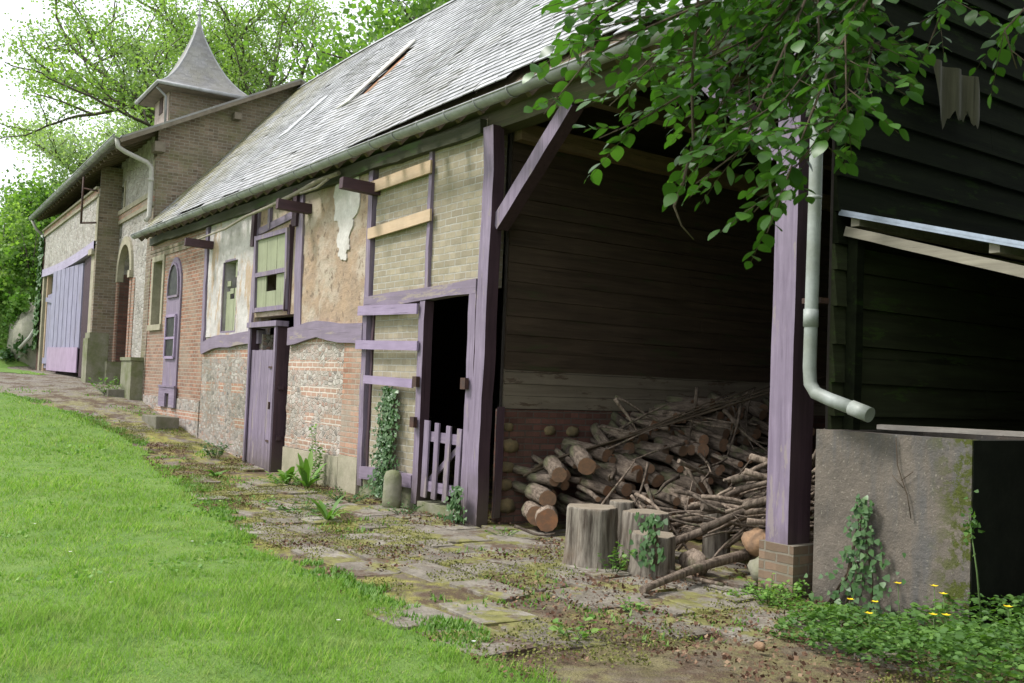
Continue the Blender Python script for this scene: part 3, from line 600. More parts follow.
MB().beam((-15.0, Y0-.03, 2.55), (-14.9, Y0-.04, 3.95), .03, .09, (0, 1, 0)).build('hatch_jamb', M['maroon'], hatch)
# ---- boxed-out mauve door
fx0, fx1, fy = -16.25, -15.02, 5.88
W('wall_return', M['void'], fx0-.4, fx1, -.3, 2.28, Y0+.5, Y0+.52)
mb = MB(); mb.box(fx1-.05, fx1, fy, Y0+.1, -.12, 2.3); mb.build('door_side', M['maroon'], barn); MB().box(fx0, fx0+.05, fy, Y0+.1, -.12, 2.3).build('door_side', M['maroon'], barn)
mb = MB(); mb.box(fx0-.06, fx1+.05, fy-.05, Y0+.02, 2.302, 2.39); mb.beam((fx0+.03, fy-.012, -.1), (fx0+.03, fy-.012, 2.3), .07, .03, (0, 1, 0), .002); mb.beam((fx1-.03, fy-.012, -.1), (fx1-.03, fy-.012, 2.3), .07, .03, (0, 1, 0), .002); mb.build('door_frame', M['purz'], barn)
mb = MB(); n = 7; w = (fx1-fx0-.12)/n
for i in range(n): x0 = fx0+.06+i*w; mb.box(x0+.002, x0+w-.003, fy+.02+.006*random.random(), fy+.05, -.06, 1.92+random.uniform(-.004, .004))
pd = mb.build('plank_door', M['purz'], barn)
MB().box(fx1-.32, fx1-.08, fy+.005, fy+.02, 1.62, 1.65).build('hinge', M['iron'], pd); MB().box(fx1-.3, fx1-.08, fy+.005, fy+.02, .42, .45).build('hinge', M['iron'], pd); MB().box(fx1-.2, fx1-.17, fy-.02, fy+.02, .95, 1.07).build('handle', M['iron'], pd)
MB().box(fx1-.02, fx1+.05, fy+.06, fy+.14, .46, .54).build('hinge_block', M['maroon'], barn); MB().box(fx1-.02, fx1+.045, fy+.06, fy+.14, 1.28, 1.35).build('hinge_block', M['maroon'], barn)
# ---- picket gate in the open doorway
gate = MB()
gy = Y0+.0
for i, x in enumerate((-10.22, -9.98, -9.74, -9.53)): pass
gate = bpy.data.objects.new('picket_gate', None); C.objects.link(gate); gate.parent = barn; gate.location = (0, 0, 0)
for i, x in enumerate((-10.3, -10.06, -9.8, -9.55)):
    MB().beam((x, gy-.045, .1), (x+.03, gy-.045, 1.03-.02*i), .095 if i else .12, .022, (0, 1, 0), .002).build('picket', M['purz'], gate)
for z in (.24, .84): MB().beam((-10.38, gy-.012, z), (-9.40, gy-.012, z), .12, .03, (0, 1, 0), .002).build('gate_rail', M['purx'], gate)
MB().beam((-10.3, gy+.012, .28), (-9.5, gy+.012, .82), .07, .02, (0, 1, 0), .002).build('gate_brace', M['purx'], gate)
for x, z in ((-10.52, 1.0), (-10.5, 1.5), (-9.38, 1.5)): MB().box(x-.05, x+.05, Y0-.13, Y0-.08, z-.07, z+.06).build('hinge', M['iron'], barn)
MB().box(-10.42, -9.42, Y0-.06, Y0+.25, -.2, .04).build('doorstep', M['mossstone'], barn)
# ---- bay: brick pier, post, braces, plates
W('brick_pier', brick('pier_brick', (.30,.19,.13), (.20,.13,.095), (.30,.27,.22), stain=(.15,.15,.09), amt=.5, dark=(.12,.08,.06)), -5.12, -4.79, -.2, .37, Y0-.02, Y0+.34)
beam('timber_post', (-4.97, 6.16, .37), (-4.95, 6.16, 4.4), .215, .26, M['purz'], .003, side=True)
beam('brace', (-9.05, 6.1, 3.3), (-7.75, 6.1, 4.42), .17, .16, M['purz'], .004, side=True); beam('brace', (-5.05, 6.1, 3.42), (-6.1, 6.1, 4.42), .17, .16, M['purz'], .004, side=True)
beam('wall_plate', (-9.3, 6.16, 4.52), (-4.7, 6.16, 4.52), .24, .22, M['oldx'], .006); beam('wall_plate', (-23.45, 6.18, 4.62), (-9.3, 6.18, 4.62), .16, .26, M['oldx'], .008)
beam('purlin', (-9.1, 7.6, 5.95), (-4.7, 7.6, 5.95), .2, .2, M['oldx']); beam('purlin', (-9.1, 8.7, 7.15), (-4.7, 8.7, 7.15), .2, .2, M['oldx'])
# partition closing the log bay
XP = -9.15
W('partition_base', M['dkred'], 6.35, 12.9, -.2, 1.22, XP-.2, XP, axis='y')
def lapped(name, mat, x, ya, yb, za, zb, h=.19, lap=.018, sgn=1, parent=barn, gap=.004):
    mb = MB(); z = za
    while z < zb-.01:
        hh = min(h*random.uniform(.9, 1.1), zb-z); y = ya
        while y < yb-.05:
            l = min(random.uniform(2.2, 4.2), yb-y); j = random.uniform(0, .008)
            a, b = x, x+sgn*(lap+j)
            V = [(a-sgn*.02, y, z), (b, y, z), (b, y+l-gap, z+random.uniform(-.006, .006)), (a-sgn*.02, y+l-gap, z), (a-sgn*.02, y, z+hh), (a+sgn*.003, y, z+hh-gap), (a+sgn*.003, y+l-gap, z+hh-gap), (a-sgn*.02, y+l-gap, z+hh)]
            F = [(0,3,2,1),(4,5,6,7),(0,1,5,4),(1,2,6,5),(2,3,7,6),(3,0,4,7)]
            mb.add(V, F); y += l
        z += hh
    return mb.build(name, mat, parent)
lapped('partition_boards', M['limeboard'], XP-.01, 6.32, 12.9, 1.23, 1.68, .15, .006); lapped('partition_boards', M['partw'], XP-.01, 6.32, 12.9, 1.68, 4.6, .2, .008)
MB().box(XP-.06, XP-.033, 6.3, 13, 1.2, 4.6).build('partition_backing', M['void'], barn)
V = [(XP-.04, 6.3, 4.6), (XP-.04, 12.9, 4.6), (XP-.04, 9.34, 8.4), (XP-.04, 6.3, 5.0)]; MB().add(V+[(a-.03, b, c) for a, b, c in V], [(0, 1, 2, 3), (7, 6, 5, 4)]).build('partition_gable', M['partw'], barn)
beam('tie_beam', (XP+.1, 6.3, 4.4), (XP+.1, 12.9, 4.36), .14, .2, M['tie'], .006, up=(0, 0, 1)); beam('tie_beam', (-6.2, 6.3, 4.55), (-6.2, 12.9, 4.5), .2, .22, M['oldwood'], .006, up=(0, 0, 1))
beam('tie_beam', (-7.9, 6.3, 4.6), (-7.9, 12.9, 4.55), .14, .2, M['oldwood'], .006, up=(0, 0, 1))
for y in (): MB().beam((XP+.02, y, 1.2), (XP+.02, y, 4.4), .10, .04, (1, 0, 0)).build('stud', M['oldz'], barn)
lapped('back_boards', M['partw'], 12.9, -1, -1, 0, 0) if False else None
MB().box(-23.4, -4.75, 13.0, 13.15, -.2, 5.0).build('back_wall', M['partw'], barn)
# quoin stones at the foot of the partition
for (y, z, s) in ((6.42, .12, .13), (6.38, .36, .11), (6.4, .56, .1), (6.44, .8, .13), (6.4, 1.02, .08), (7.0, .98, .09), (7.35, .97, .1), (7.75, .97, .09), (8.1, .95, .08)):
    mb = MB(); ph = np.linspace(0, math.pi, 6); th = np.linspace(0, 2*math.pi, 9)[:-1]
    V = [((XP+.0)+s*.35*math.sin(a)*math.cos(t)*random.uniform(.8, 1.1), y+s*math.copysign(abs(math.sin(t))**.6, math.sin(t))*math.sin(a)**.6*random.uniform(.8, 1.15), z+s*.62*math.cos(a)*random.uniform(.85, 1.15)) for a in ph for t in th]
    F = [(i*8+q, i*8+(q+1) % 8, (i+1)*8+(q+1) % 8, (i+1)*8+q) for i in range(5) for q in range(8)]
    mb.add(V, F, 0, True).build('wall_stone', M['flintst'] if 'flintst' in M else M.setdefault('flintst', plain('yellow_field_stone', (.24,.18,.09), .9, (.12,.10,.06), 9)), barn)
# gable end cladding
XG = -4.74
lapped('gable_boards', M['brightboard'], XG, 6.34, 13.0, .0, 2.7, .27, .035); lapped('gable_boards', M['darkboard'], XG, 6.34, 13.0, 2.7, 5.2, .27, .035)
mb = MB(); z = 5.2   # gable triangle rows
while z < 9.3:
    a = 5.75+(z-4.6)/1.12; b = 13.1-(z-4.6)/1.12
    if b-a > .3: mb.add([(XG-.03, a, z), (XG+.035, a, z), (XG+.035, b, z), (XG-.03, b, z), (XG-.03, a, z+.27), (XG+.003, a, z+.266), (XG+.003, b, z+.266), (XG-.03, b, z+.27)], [(0,3,2,1),(4,5,6,7),(0,1,5,4),(1,2,6,5),(2,3,7,6),(3,0,4,7)])
    z += .27
mb.build('gable_boards', M['darkboard'], barn)
post(-4.78, 0, 5.2, .06, y=6.45, d=.06, mat=M['oldz'])
mb = MB(); wall(mb, -4.9, -4.86, -.2, 4.6, 6.34, 13.0) if False else mb.box(-4.84, -4.775, 6.36, 12.95, -.2, 9.0) if False else mb.box(-4.80, -4.772, 6.36, 12.95, -.2, 4.9)
mb.build('gable_lining', M['void'], barn)
# ---- roof
SL = 1.13; EYZ = (5.62, 4.60)
def rz(y, x=None):
    z = EYZ[1]+SL*(y-EYZ[0])
    if x is not None: z += .035*math.sin(x*.55)-.05*math.sin(math.pi*min(max((y-5.6)/3.8, 0), 1))*(1+.6*math.sin(x*.9+1))
    return z
YR = 9.34; cs = math.cos(math.atan(SL)); sn = math.sin(math.atan(SL))
mb = MB(); row = 0; y = 5.66
X0r, X1r = -23.46, -4.45
while y < YR:
    x = X0r - (row % 2)*.11
    while x < X1r:
        w = .22*random.uniform(.94, 1.04); a, b = max(x, X0r), min(x+w, X1r)
        gapstart = 5.66 + (.07 if a > -12.5 else 0)+(.05*vn(a, 0, 1.1, 61) if a > -14 else .02*vn(a, 0, 2, 62))
        hole = (-15.42 < (a+b)/2 < -15.0 and 7.25 < y < 8.15)
        if b-a > .04 and y >= gapstart-.001 and not hole and random.random() > .003:
            L = .155; lift = .022+random.uniform(-.003, .006); sk = random.uniform(-.006, .006)
            y0 = y+sk; y1 = min(y0+L*cs*1.4, YR+.02); nz, ny = cs, -sn
            za, zb = rz(y0, a), rz(y1, a); zc, zd = rz(y0, b), rz(y1, b)
            lo = lift; V = [(a+.003, y0+ny*lo, za+nz*lo), (b-.003, y0+ny*lo, zc+nz*(lo+random.uniform(-.002, .003))), (b-.003, y1, zd+.002), (a+.003, y1, zb+.002), (a+.003, y0+ny*(lo-.012), za+nz*(lo-.012)), (b-.003, y0+ny*(lo-.012), zc+nz*(lo-.012))]
            mb.add(V, [(0, 1, 2, 3), (0, 4, 5, 1)])
        x += w
    y += .118*cs*1.02; row += 1
roof = mb.build('roof', M['slate'], barn)
# deck under the slates and the rear slope
def slab(V, t, name, mat, parent):
    V2 = [(v[0], v[1], v[2]-t) for v in V]; return MB().add(V+V2, [(0, 1, 2, 3), (7, 6, 5, 4), (0, 4, 5, 1), (1, 5, 6, 2), (2, 6, 7, 3), (3, 7, 4, 0)]).build(name, mat, parent)
dz = -.10
slab([(X0r, 5.78, rz(5.78)+dz), (X1r, 5.78, rz(5.78)+dz), (X1r, YR, rz(YR)+dz), (X0r, YR, rz(YR)+dz)], .03, 'roof_deck', M['oldwood'], roof)
slab([(X0r, YR, rz(YR)-.01), (X1r, YR, rz(YR)-.01), (X1r, 13.2, rz(YR)-.01-SL*(13.2-YR)), (X0r, 13.2, rz(YR)-.01-SL*(13.2-YR))], .06, 'rear_slope', M['slate'], roof)
mb = MB(); x = X0r
while x < X1r:
    L = .42; zz = rz(YR, x)+.02; mb.add([(x, YR-.13, zz-.11), (x+L, YR-.13, rz(YR, x+L)-.09), (x+L, YR+.01, rz(YR, x+L)+.04), (x, YR+.01, zz+.03), (x+L, YR+.14, rz(YR, x+L)-.1), (x, YR+.14, zz-.12)], [(0, 1, 2, 3), (3, 2, 4, 5)]); x += L*.97
mb.build('ridge_tiles', M['zinc'], roof)
def onroof(x, y, h=.0): return (x, y-sn*h, rz(y, x)+cs*h)
def rpatch(name, c, h0, h1, mat):
    V = [onroof(x, y, h1) for x, y in c]; V2 = [onroof(x, y, h0) for x, y in c]
    return MB().add(V+V2, [(0, 1, 2, 3), (7, 6, 5, 4), (0, 4, 5, 1), (1, 5, 6, 2), (2, 6, 7, 3), (3, 7, 4, 0)]).build(name, mat, roof)
rpatch('roof_light', [(-15.8, 7.1), (-15.5, 7.2), (-15.28, 8.35), (-15.55, 8.4)], .03, .055, M['patch'])
rpatch('broken_battens', [(-15.42, 7.1), (-14.95, 7.2), (-14.98, 8.25), (-15.3, 8.25)], -.06, -.02, M['tile'])
rpatch('roof_light', [(-18.5, 7.05), (-18.1, 7.1), (-17.9, 7.85), (-18.3, 7.9)], .02, .035, M['slatelight'])
# rafter tails
x = -23.2; k = 0
while x < -4.5:
    mb = MB(); mb.beam((x, 5.68, rz(5.68)-.17), (x, 6.7, rz(6.7)-.17), .07, .10, (0, 0, 1), .002); mb.build('rafter', M['oldwood'], barn); x += .46
x = -9
while x < -4.8:
    MB().beam((x, 6.7, rz(6.7)-.19), (x, YR, rz(YR)-.19), .08, .1, (0, 0, 1), .002).build('rafter', M['oldwood'], barn); x += .46
MB().box(-23.45, -4.6, 5.9, 6.05, 4.62, 4.72).build('eave_board', M['oldx'], barn); beam('mossy_shade_strip', (-23.4, 5.985, 4.5), (-9.3, 5.985, 4.46), .17, .1, M['mossshade'], .012, side=False)  # dark mossy strip also stands for the eave's shadow on the wall
# gutter: half-round trough with brackets
def trough(name, x0, x1, y, z0, z1, r, mat, parent, n=28, T=None):
    mb = MB(); th = np.linspace(math.pi, 2*math.pi, 9); V = []
    for i in range(n+1):
        k = i/n; x = x0+(x1-x0)*k; zz = z0+(z1-z0)*k+random.uniform(-.007, .007); yy = y+random.uniform(-.004, .004)
        for rr in (r, r-.006):
            for t in th: V.append((x, yy+rr*math.cos(t), zz+rr*math.sin(t)))
    m = len(th); F = []
    for i in range(n):
        o = i*2*m; p = o+2*m
        for q in range(m-1): F += [(o+q, o+q+1, p+q+1, p+q)[::-1], (o+m+q, o+m+q+1, p+m+q+1, p+m+q)]
        F += [(o, o+m, p+m, p), (o+m-1, p+m-1, p+2*m-1, o+2*m-1)]
    if T is not None: V = [tuple(T @ Vector(v)) for v in V]
    mb.add(V, F, 0, True)
    x = x0+.3
    while x < x1:      # straps and joints
        k = (x-x0)/(x1-x0); zz = z0+(z1-z0)*k; P = [(x, y+(r+.004)*math.cos(t), zz+(r+.004)*math.sin(t)) for t in np.linspace(math.pi*.95, 2.08*math.pi, 10)]
        if T is not None: P = [tuple(T @ Vector(v)) for v in P]
        mb.tube(P, .009, 5); x += .62
    th = np.linspace(0, 2*math.pi, 9)[:-1]
    for yy in (y-r,):
        P = [(x, yy, z0+(z1-z0)*(x-x0)/(x1-x0)) for x in np.linspace(x0, x1, 12)]
        if T is not None: P = [tuple(T @ Vector(v)) for v in P]
        mb.tube(P, .012, 6)
    return mb.build(name, mat, parent)
trough('gutter', -23.3, -4.4, 5.57, 4.60, 4.52, .085, M['zinc'], barn)
# ------------------------------------------------------------------ downpipe at the near corner
MB().tube([(-4.63, 6.02, 4.5), (-4.63, 5.95, 4.2), (-4.63, 5.95, 3.0), (-4.64, 5.95, 1.72), (-4.63, 5.95, 1.60), (-4.58, 5.95, 1.53), (-4.45, 5.95, 1.485), (-4.22, 5.95, 1.42)], .05, 14).tube([(-4.64, 5.95, 2.15), (-4.64, 5.95, 2.02)], .056, 14).tube([(-4.27, 5.95, 1.435), (-4.12, 5.95, 1.39)], .056, 14).tube([(-4.635, 5.95, 3.0), (-4.635, 5.95, 2.97)], .055, 14).build('downpipe', M['pvc'], barn)

for z in (2.2, 3.5): MB().box(-4.75, -4.58, 5.98, 6.08, z, z+.04).build('pipe_clip', M['iron'], barn)
# ------------------------------------------------------------------ coach house (rotated 2.1 degrees away)
CO = Vector((-23.5, 6.03, 0)); ca = R(-2.1)
ch = thing('coach_house', 'tall flint and brick coach house with turret beyond the barn', 'coach house', CO, ca)
def B(name, mat, mb, parent=None):
    T = np.array(wmat(ch)); mb.v = [v @ T[:3, :3].T + T[:3, 3] for v in mb.v]; return mb.build(name, mat, parent or ch)
archo = [(-3.6, -2.1, 1.0, 4.0)]
gm = lambda *a, **k: wall(MB(), *a, **k)
# arch section wall with a true round arch
mb = MB(); wall(mb, -4.15, -.353, .3, 4.0, 0, .45, [(-3.6, -2.1, 1.0, 4.0)]); wall(mb, -4.15, -.353, 4.9, 7.15, 0, .45, [(-4.0, -3.6, 5.0, 6.4)]); wall(mb, -4.15, -3.6, 4.0, 4.9, 0, .45); wall(mb, -2.1, -.353, 4.0, 4.9, 0, .45)
cxa, ra = -2.85, .75; th = np.linspace(0, math.pi, 17)
for i in range(16):
    a, b = th[i], th[i+1]; p = [(cxa+ra*math.cos(a), 4+ra*math.sin(a)), (cxa+ra*math.cos(b), 4+ra*math.sin(b))]
    V = [(p[0][0], 0, p[0][1]), (p[0][0], 0, 4.9), (p[1][0], 0, 4.9), (p[1][0], 0, p[1][1])]; mb.add(V+[(v[0], .45, v[2]) for v in V], [(0, 1, 2, 3), (0, 3, 7, 4)])
B('front_wall', M['far_flint'], mb)
B('arch_reveal', M['dkred'], MB().box(-3.62, -3.598, .02, 1.2, .9, 4.02)); B('inner_wall', M['dkred'], wall(MB(), -4.1, -.1, .3, 6, 1.2, 1.25))
mb = MB()
for i in range(16):
    a, b = th[i], th[i+1]; V = []
    for t in (a, b):
        for rr in (.74, .95): V.append((cxa+rr*math.cos(t), -.06, 4+rr*math.sin(t)))
    V2 = [(v[0], .1, v[2]) for v in V]; mb.add(V+V2, [(0, 1, 3, 2), (4, 6, 7, 5), (0, 2, 6, 4), (1, 5, 7, 3)])
mb.box(-3.82, -3.59, -.06, .1, 3.82, 4.0).box(-2.11, -1.88, -.1, .1, 3.82, 4.0); B('arch_surround', M['stone'], mb)
B('arch_jamb', M['red'], MB().box(-3.8, -3.6, -.04, .44, 1.5, 3.81).box(-2.1, -1.9, -.04, .44, .6, 3.81).box(-1.9, -1.6, -.02, .44, .6, 3.8))
B('plinth', M['mossstone'], MB().box(-3.95, -3.58, -.2, .4, .3, 1.7)); B('plinth', M['mossstone'], MB().box(-1.3, -.15, -.28, .4, .1, 1.72).box(-1.32, -.12, -.31, .4, 1.722, 1.8))
B('string_course', M['stone'], MB().box(-4.14, -.02, -.07, .02, 5.62, 5.74).box(-4.14, -.02, -.05, .02, 5.38, 5.48).box(-3.5, -3.38, -.03, .02, 5.76, 6.5).box(-.25, -.13, -.03, .02, 5.76, 6.5))
B('brick_band', M['redp'], MB().box(-4.14, -.02, -.04, .02, 5.48, 5.62)); B('quoins', M['grey'], MB().box(-.5, -.002, -.01, .1, .3, 5.36).box(-.24, .0-.002, -.012, .1, 5.76, 6.55))
B('upper_slit', M['void'], MB().box(-4.0, -3.6, .2, .25, 5.0, 6.4))
# gable
mb = MB(); gt = lambda y: 7.18+.525*(y+.0)
V = [(0, 0, .3), (0, 7, .3), (0, 7, gt(3.3)-.0-.53*3.7), (0, 3.3, gt(3.3)), (0, 0, gt(0))]; mb.add(V+[(v[0]-.35, v[1], v[2]) for v in V], [(0, 1, 2, 3, 4), (9, 8, 7, 6, 5), (3, 8, 9, 4), (2, 7, 8, 3)]); B('gable_wall', M['grey'], mb)
B('purlin_end', M['ply'], MB().box(-.1, .28, -.12, .12, 6.62, 6.85)); B('purlin_end', M['ply'], MB().box(-.1, .25, 1.7, 1.88, 7.72, 7.88))
# garage section
GY = -.55
B('front_wall', M['far_flint'], wall(MB(), -14.5, -3.93, 4.82, 6.3, GY, 0.3)); B('eave_infill', M['void'], MB().box(-14.5, -3.96, .05, .2, 6.2, 7.2)); B('side_wall', M['grey'], MB().box(-3.95, -3.922, GY+.005, .0, .9, 6.9))
B('string_course', M['stone'], MB().box(-14.5, -3.97, GY-.05, GY, 6.08, 6.16).box(-14.5, -4.02, GY-.08, GY, 6.3, 6.36).box(-4.2, -3.905, GY-.02, GY+.0, 4.9, 6.07)); B('brick_band', M['redp'], MB().box(-14.5, -3.97, GY-.03, GY+.02, 6.16, 6.3))
B('corner_quoins', M['dkred'], MB().box(-14.52, -14.1, GY-.015, GY+.1, 1.2, 6.07))
B('stone_pier', M['stone'], MB().box(-4.62, -4.16, GY, .2, .9, 4.8).box(-4.65, -4.14, GY-.09, .2, 4.55, 4.7)); B('brick_pier', M['grey'], MB().box(-4.16, -3.92, GY-.004, .2, .9, 4.8))
B('pier_base', M['mossstone'], MB().box(-4.6, -3.9, GY-.09, -.12, .8, 2.3).box(-4.6, -3.91, GY-.05, -.12, 2.3, 2.45))
B('stone_pier', M['stone'], MB().box(-14.1, -13.75, GY-.01, .2, 1.1, 4.8)); B('wooden_post', M['newb'], MB().box(-13.2, -13.05, GY+.02, GY+.15, 1.2, 4.75))
mb = MB(); n = 14
for i in range(n):
    a = -14.2+i*(10.1/n); b = a+10.1/n; za = 4.78-.10*math.sin(math.pi*i/n); zb = 4.78-.10*math.sin(math.pi*(i+1)/n)
    mb.add([(a, GY-.05, za-.13), (b, GY-.05, zb-.13), (b, GY-.05, zb+.13), (a, GY-.05, za+.13), (a, GY+.2, za-.13), (b, GY+.2, zb-.13), (b, GY+.2, zb+.13), (a, GY+.2, za+.13)], [(0,1,2,3),(7,6,5,4),(0,4,5,1),(3,2,6,7)])
B('garage_lintel', M['lavx'], mb)
def slatdoor(name, x0, x1, y0, y1, z0, z1, n, mat, bars=None, rail=None, rmat=None):
    d = B(name, mat, (lambda m: [m.add([(x0+(x1-x0)*(i+.05)/n, y0+(y1-y0)*(i+.05)/n, z0), (x0+(x1-x0)*(i+.93)/n, y0+(y1-y0)*(i+.93)/n, z0), (x0+(x1-x0)*(i+.93)/n, y0+(y1-y0)*(i+.93)/n, z1), (x0+(x1-x0)*(i+.05)/n, y0+(y1-y0)*(i+.05)/n, z1),
        (x0+(x1-x0)*(i+.05)/n, y0+.04+(y1-y0)*(i+.05)/n, z0), (x0+(x1-x0)*(i+.93)/n, y0+.04+(y1-y0)*(i+.93)/n, z0), (x0+(x1-x0)*(i+.93)/n, y0+.04+(y1-y0)*(i+.93)/n, z1), (x0+(x1-x0)*(i+.05)/n, y0+.04+(y1-y0)*(i+.05)/n, z1)], [(0,1,2,3),(7,6,5,4),(0,4,5,1),(3,2,6,7),(1,5,6,2),(3,7,4,0)]) for i in range(n)] and m)(MB()))
    return d
d1 = slatdoor('garage_door', -13.0, -10.2, GY+.05, GY+.02, 1.45, 3.95, 7, M['lav']); B('door_rail', M['lav'], MB().beam((-13.0, GY, 3.8), (-10.6, GY-.02, 3.6), .14, .03, (0, 1, 0)), d1); B('door_rail', M['lav'], MB().beam((-13.0, GY, 1.7), (-10.6, GY-.02, 1.7), .2, .03, (0, 1, 0)), d1)
d2 = slatdoor('garage_door', -10.0, -6.2, GY-.22, GY+.06, 2.05, 4.5, 7, M['lav']); B('lower_panel', M['pinklav'], MB().beam((-10.0, GY-.25, 1.75), (-6.2, GY+.03, 1.72), .72, .03, (0, 1, 0)), d2); B('door_back', M['maroon'], MB().beam((-10.0, GY-.16, 3.0), (-6.2, GY+.12, 3.0), 3.0, .02, (0, 1, 0)), d2)
d3 = slatdoor('garage_door', -6.15, -4.63, GY+.08, GY+.04, 1.25, 4.6, 8, M['maroon'])
B('garage_interior', M['void'], MB().box(-14.0, -4.95, .6, .62, 1.0, 4.9)); B('door_rail', M['maroon'], MB().box(-10.6, -9.9, GY+.02, GY+.06, 1.3, 4.6))
# far corner return wall
B('end_wall', M['far_flint'], MB().box(-14.5, -14.2, GY+.01, 7, .9, 6.3))
B('back_wall', M['grey'], MB().box(-14.5, 0, 6.8, 7, .9, 6.5))
# roof
e0 = (-.85, 6.84); rzc = lambda y: 6.84+.525*(y+.85)
mb = MB()
for x0, x1 in ((-14.9, .34),):
    V = [(x0, -.88, rzc(-.88)), (x1, -.88, rzc(-.88)), (x1, 3.3, rzc(3.3)), (x0, 3.3, rzc(3.3))]; mb.add(V+[(v[0], v[1], v[2]-.05) for v in V], [(0, 1, 2, 3), (7, 6, 5, 4), (0, 4, 5, 1), (1, 5, 6, 2), (3, 7, 4, 0)])
    V = [(x0, 3.3, rzc(3.3)), (x1, 3.3, rzc(3.3)), (x1, 7.6, rzc(3.3)-2.26), (x0, 7.6, rzc(3.3)-2.26)]; mb.add(V+[(v[0], v[1], v[2]-.05) for v in V], [(0, 1, 2, 3), (7, 6, 5, 4), (1, 5, 6, 2), (3, 7, 4, 0)])
chr_ = B('roof', M['tslate'], mb)
mb = MB()
for yy0, yy1 in ((-.9, 3.3),): mb.beam((.32, yy0, rzc(yy0)-.10), (.32, yy1, rzc(yy1)-.10), .035, .09, (0, 0, 1))
mb.beam((.32, 3.3, rzc(3.3)-.10), (.32, 7.0, rzc(3.3)-.10-1.94), .035, .09, (0, 0, 1)); B('verge_board', M['ply'], mb, chr_)
x = -14.7
while x < .3: B('rafter', M['oldwood'], MB().beam((x, -.8, rzc(-.8)-.15), (x, .6, rzc(.6)-.15), .07, .1, (0, 0, 1)), chr_); x += .5
Tc = wmat(ch)
trough('gutter', -14.95, .36, -.95, 6.80, 6.84, .085, M['zinc'], ch, 20, Tc)
B('downpipe', M['zincpale'], MB().tube([(.25, -.95, 6.78), (.25, -.92, 6.58), (.2, -.75, 6.5), (.12, -.25, 6.35), (.1, -.14, 6.25), (.08, -.12, 6.1), (.08, -.12, 5.1), (.1, -.2, 4.98)], .055, 10).tube([(.08, -.12, 6.0), (.08, -.12, 5.92)], .065, 10))
B('downpipe', M['zincpale'], MB().tube([(-14.7, -.95, 6.7), (-14.7, -.8, 6.4), (-14.62, -.6, 6.2)], .05, 8)); B('downpipe', M['zincpale'], MB().tube([(-14.62, -.62, 4.4), (-14.62, -.62, 2.9), (-14.7, -.8, 2.5), (-14.75, -1.1, 2.1)], .06, 8))
B('hoist_bracket', M['iron'], MB().tube([(-4.0, GY+.1, 6.22), (-4.25, -.92, 6.3)], .025, 6).tube([(-4.0, GY+.1, 5.4), (-4.25, -.92, 5.36)], .025, 6).tube([(-4.25, -.92, 6.6), (-4.25, -.92, 5.34)], .03, 6))
# turret
tx, ty = -3.0, 1.55; hw = .82
tur = B('turret', M['grey'], MB().box(tx-hw, tx+hw, ty-hw, ty+hw, 7.4, 9.0))
B('turret_front', M['pinkpl'] if 'pinkpl' in M else M.setdefault('pinkpl', plain('pink_render', (.56,.46,.42), .9)), MB().box(tx-hw, tx+hw-.12, ty-hw-.02, ty-hw-.001, 7.4, 8.98), tur); B('turret_window', M['iron'], MB().box(tx-.25, tx+.1, ty-hw-.04, ty-hw-.02, 8.35, 8.8), tur)
prof = [(1.22, 8.86), (1.07, 8.96), (.92, 9.1), (.77, 9.28), (.63, 9.48), (.505, 9.7), (.39, 9.94), (.285, 10.18), (.19, 10.42), (.105, 10.66), (.04, 10.92)]
mb = MB(); zs = []
pr = np.array(prof); tt = np.linspace(0, 1, 34); ii = np.linspace(0, 1, len(pr)); rr = np.interp(tt, ii, pr[:, 0]); zz = np.interp(tt, ii, pr[:, 1])
for k in range(33):
    r0, r1, z0_, z1_ = rr[k]+.018, rr[k+1]+.004, zz[k], zz[k+1]
    for s in range(4):
        c = [(1, -1), (1, 1), (-1, 1), (-1, -1)]; a, b = c[s], c[(s+1) % 4]; n = max(1, int(2*r0/.16))
        for q in range(n):
            u0, u1 = q/n, (q+1)/n; L = lambda r, z, u: (tx+r*(a[0]+(b[0]-a[0])*u), ty+r*(a[1]+(b[1]-a[1])*u), z)
            mb.add([L(r0, z0_, u0), L(r0, z0_, u1-.002), L(r1, z1_+.03, u1-.002), L(r1, z1_+.03, u0)], [(0, 1, 2, 3)])
tr = B('turret_roof', M['tslate'], mb, tur)
mb = MB(); mb.box(tx-1.2, tx+1.2, ty-1.2, ty+1.2, 8.78, 8.855)
B('turret_eave', M['ply'], mb, tur); mb = MB()
for a, b in (((1, -1)), ((1, 1)), ((-1, 1)), ((-1, -1))): mb.tube([(tx+a*r, ty+b*r, z) for r, z in prof], .03, 6)
B('hip_lead', M['zinc'], mb, tur); B('turret_gutter', M['zinc'], MB().tube([(tx-1.25, ty-1.25, 8.84), (tx+1.25, ty-1.25, 8.84), (tx+1.25, ty+1.25, 8.84)], .05, 8).tube([(tx+.9, ty-1.2, 8.8), (tx+.86, ty-.95, 8.6), (tx+.86, ty-.93, 7.9)], .035, 8), tur)
B('finial', M['zinc'], MB().tube([(tx, ty, 10.7), (tx, ty, 10.95), (tx, ty, 11.1), (tx, ty, 11.25), (tx, ty, 11.6)], [.10, .07, .045, .03, .008], 8).tube([(tx, ty, 11.2), (tx, ty, 11.26)], [.06, .05], 8), tur)
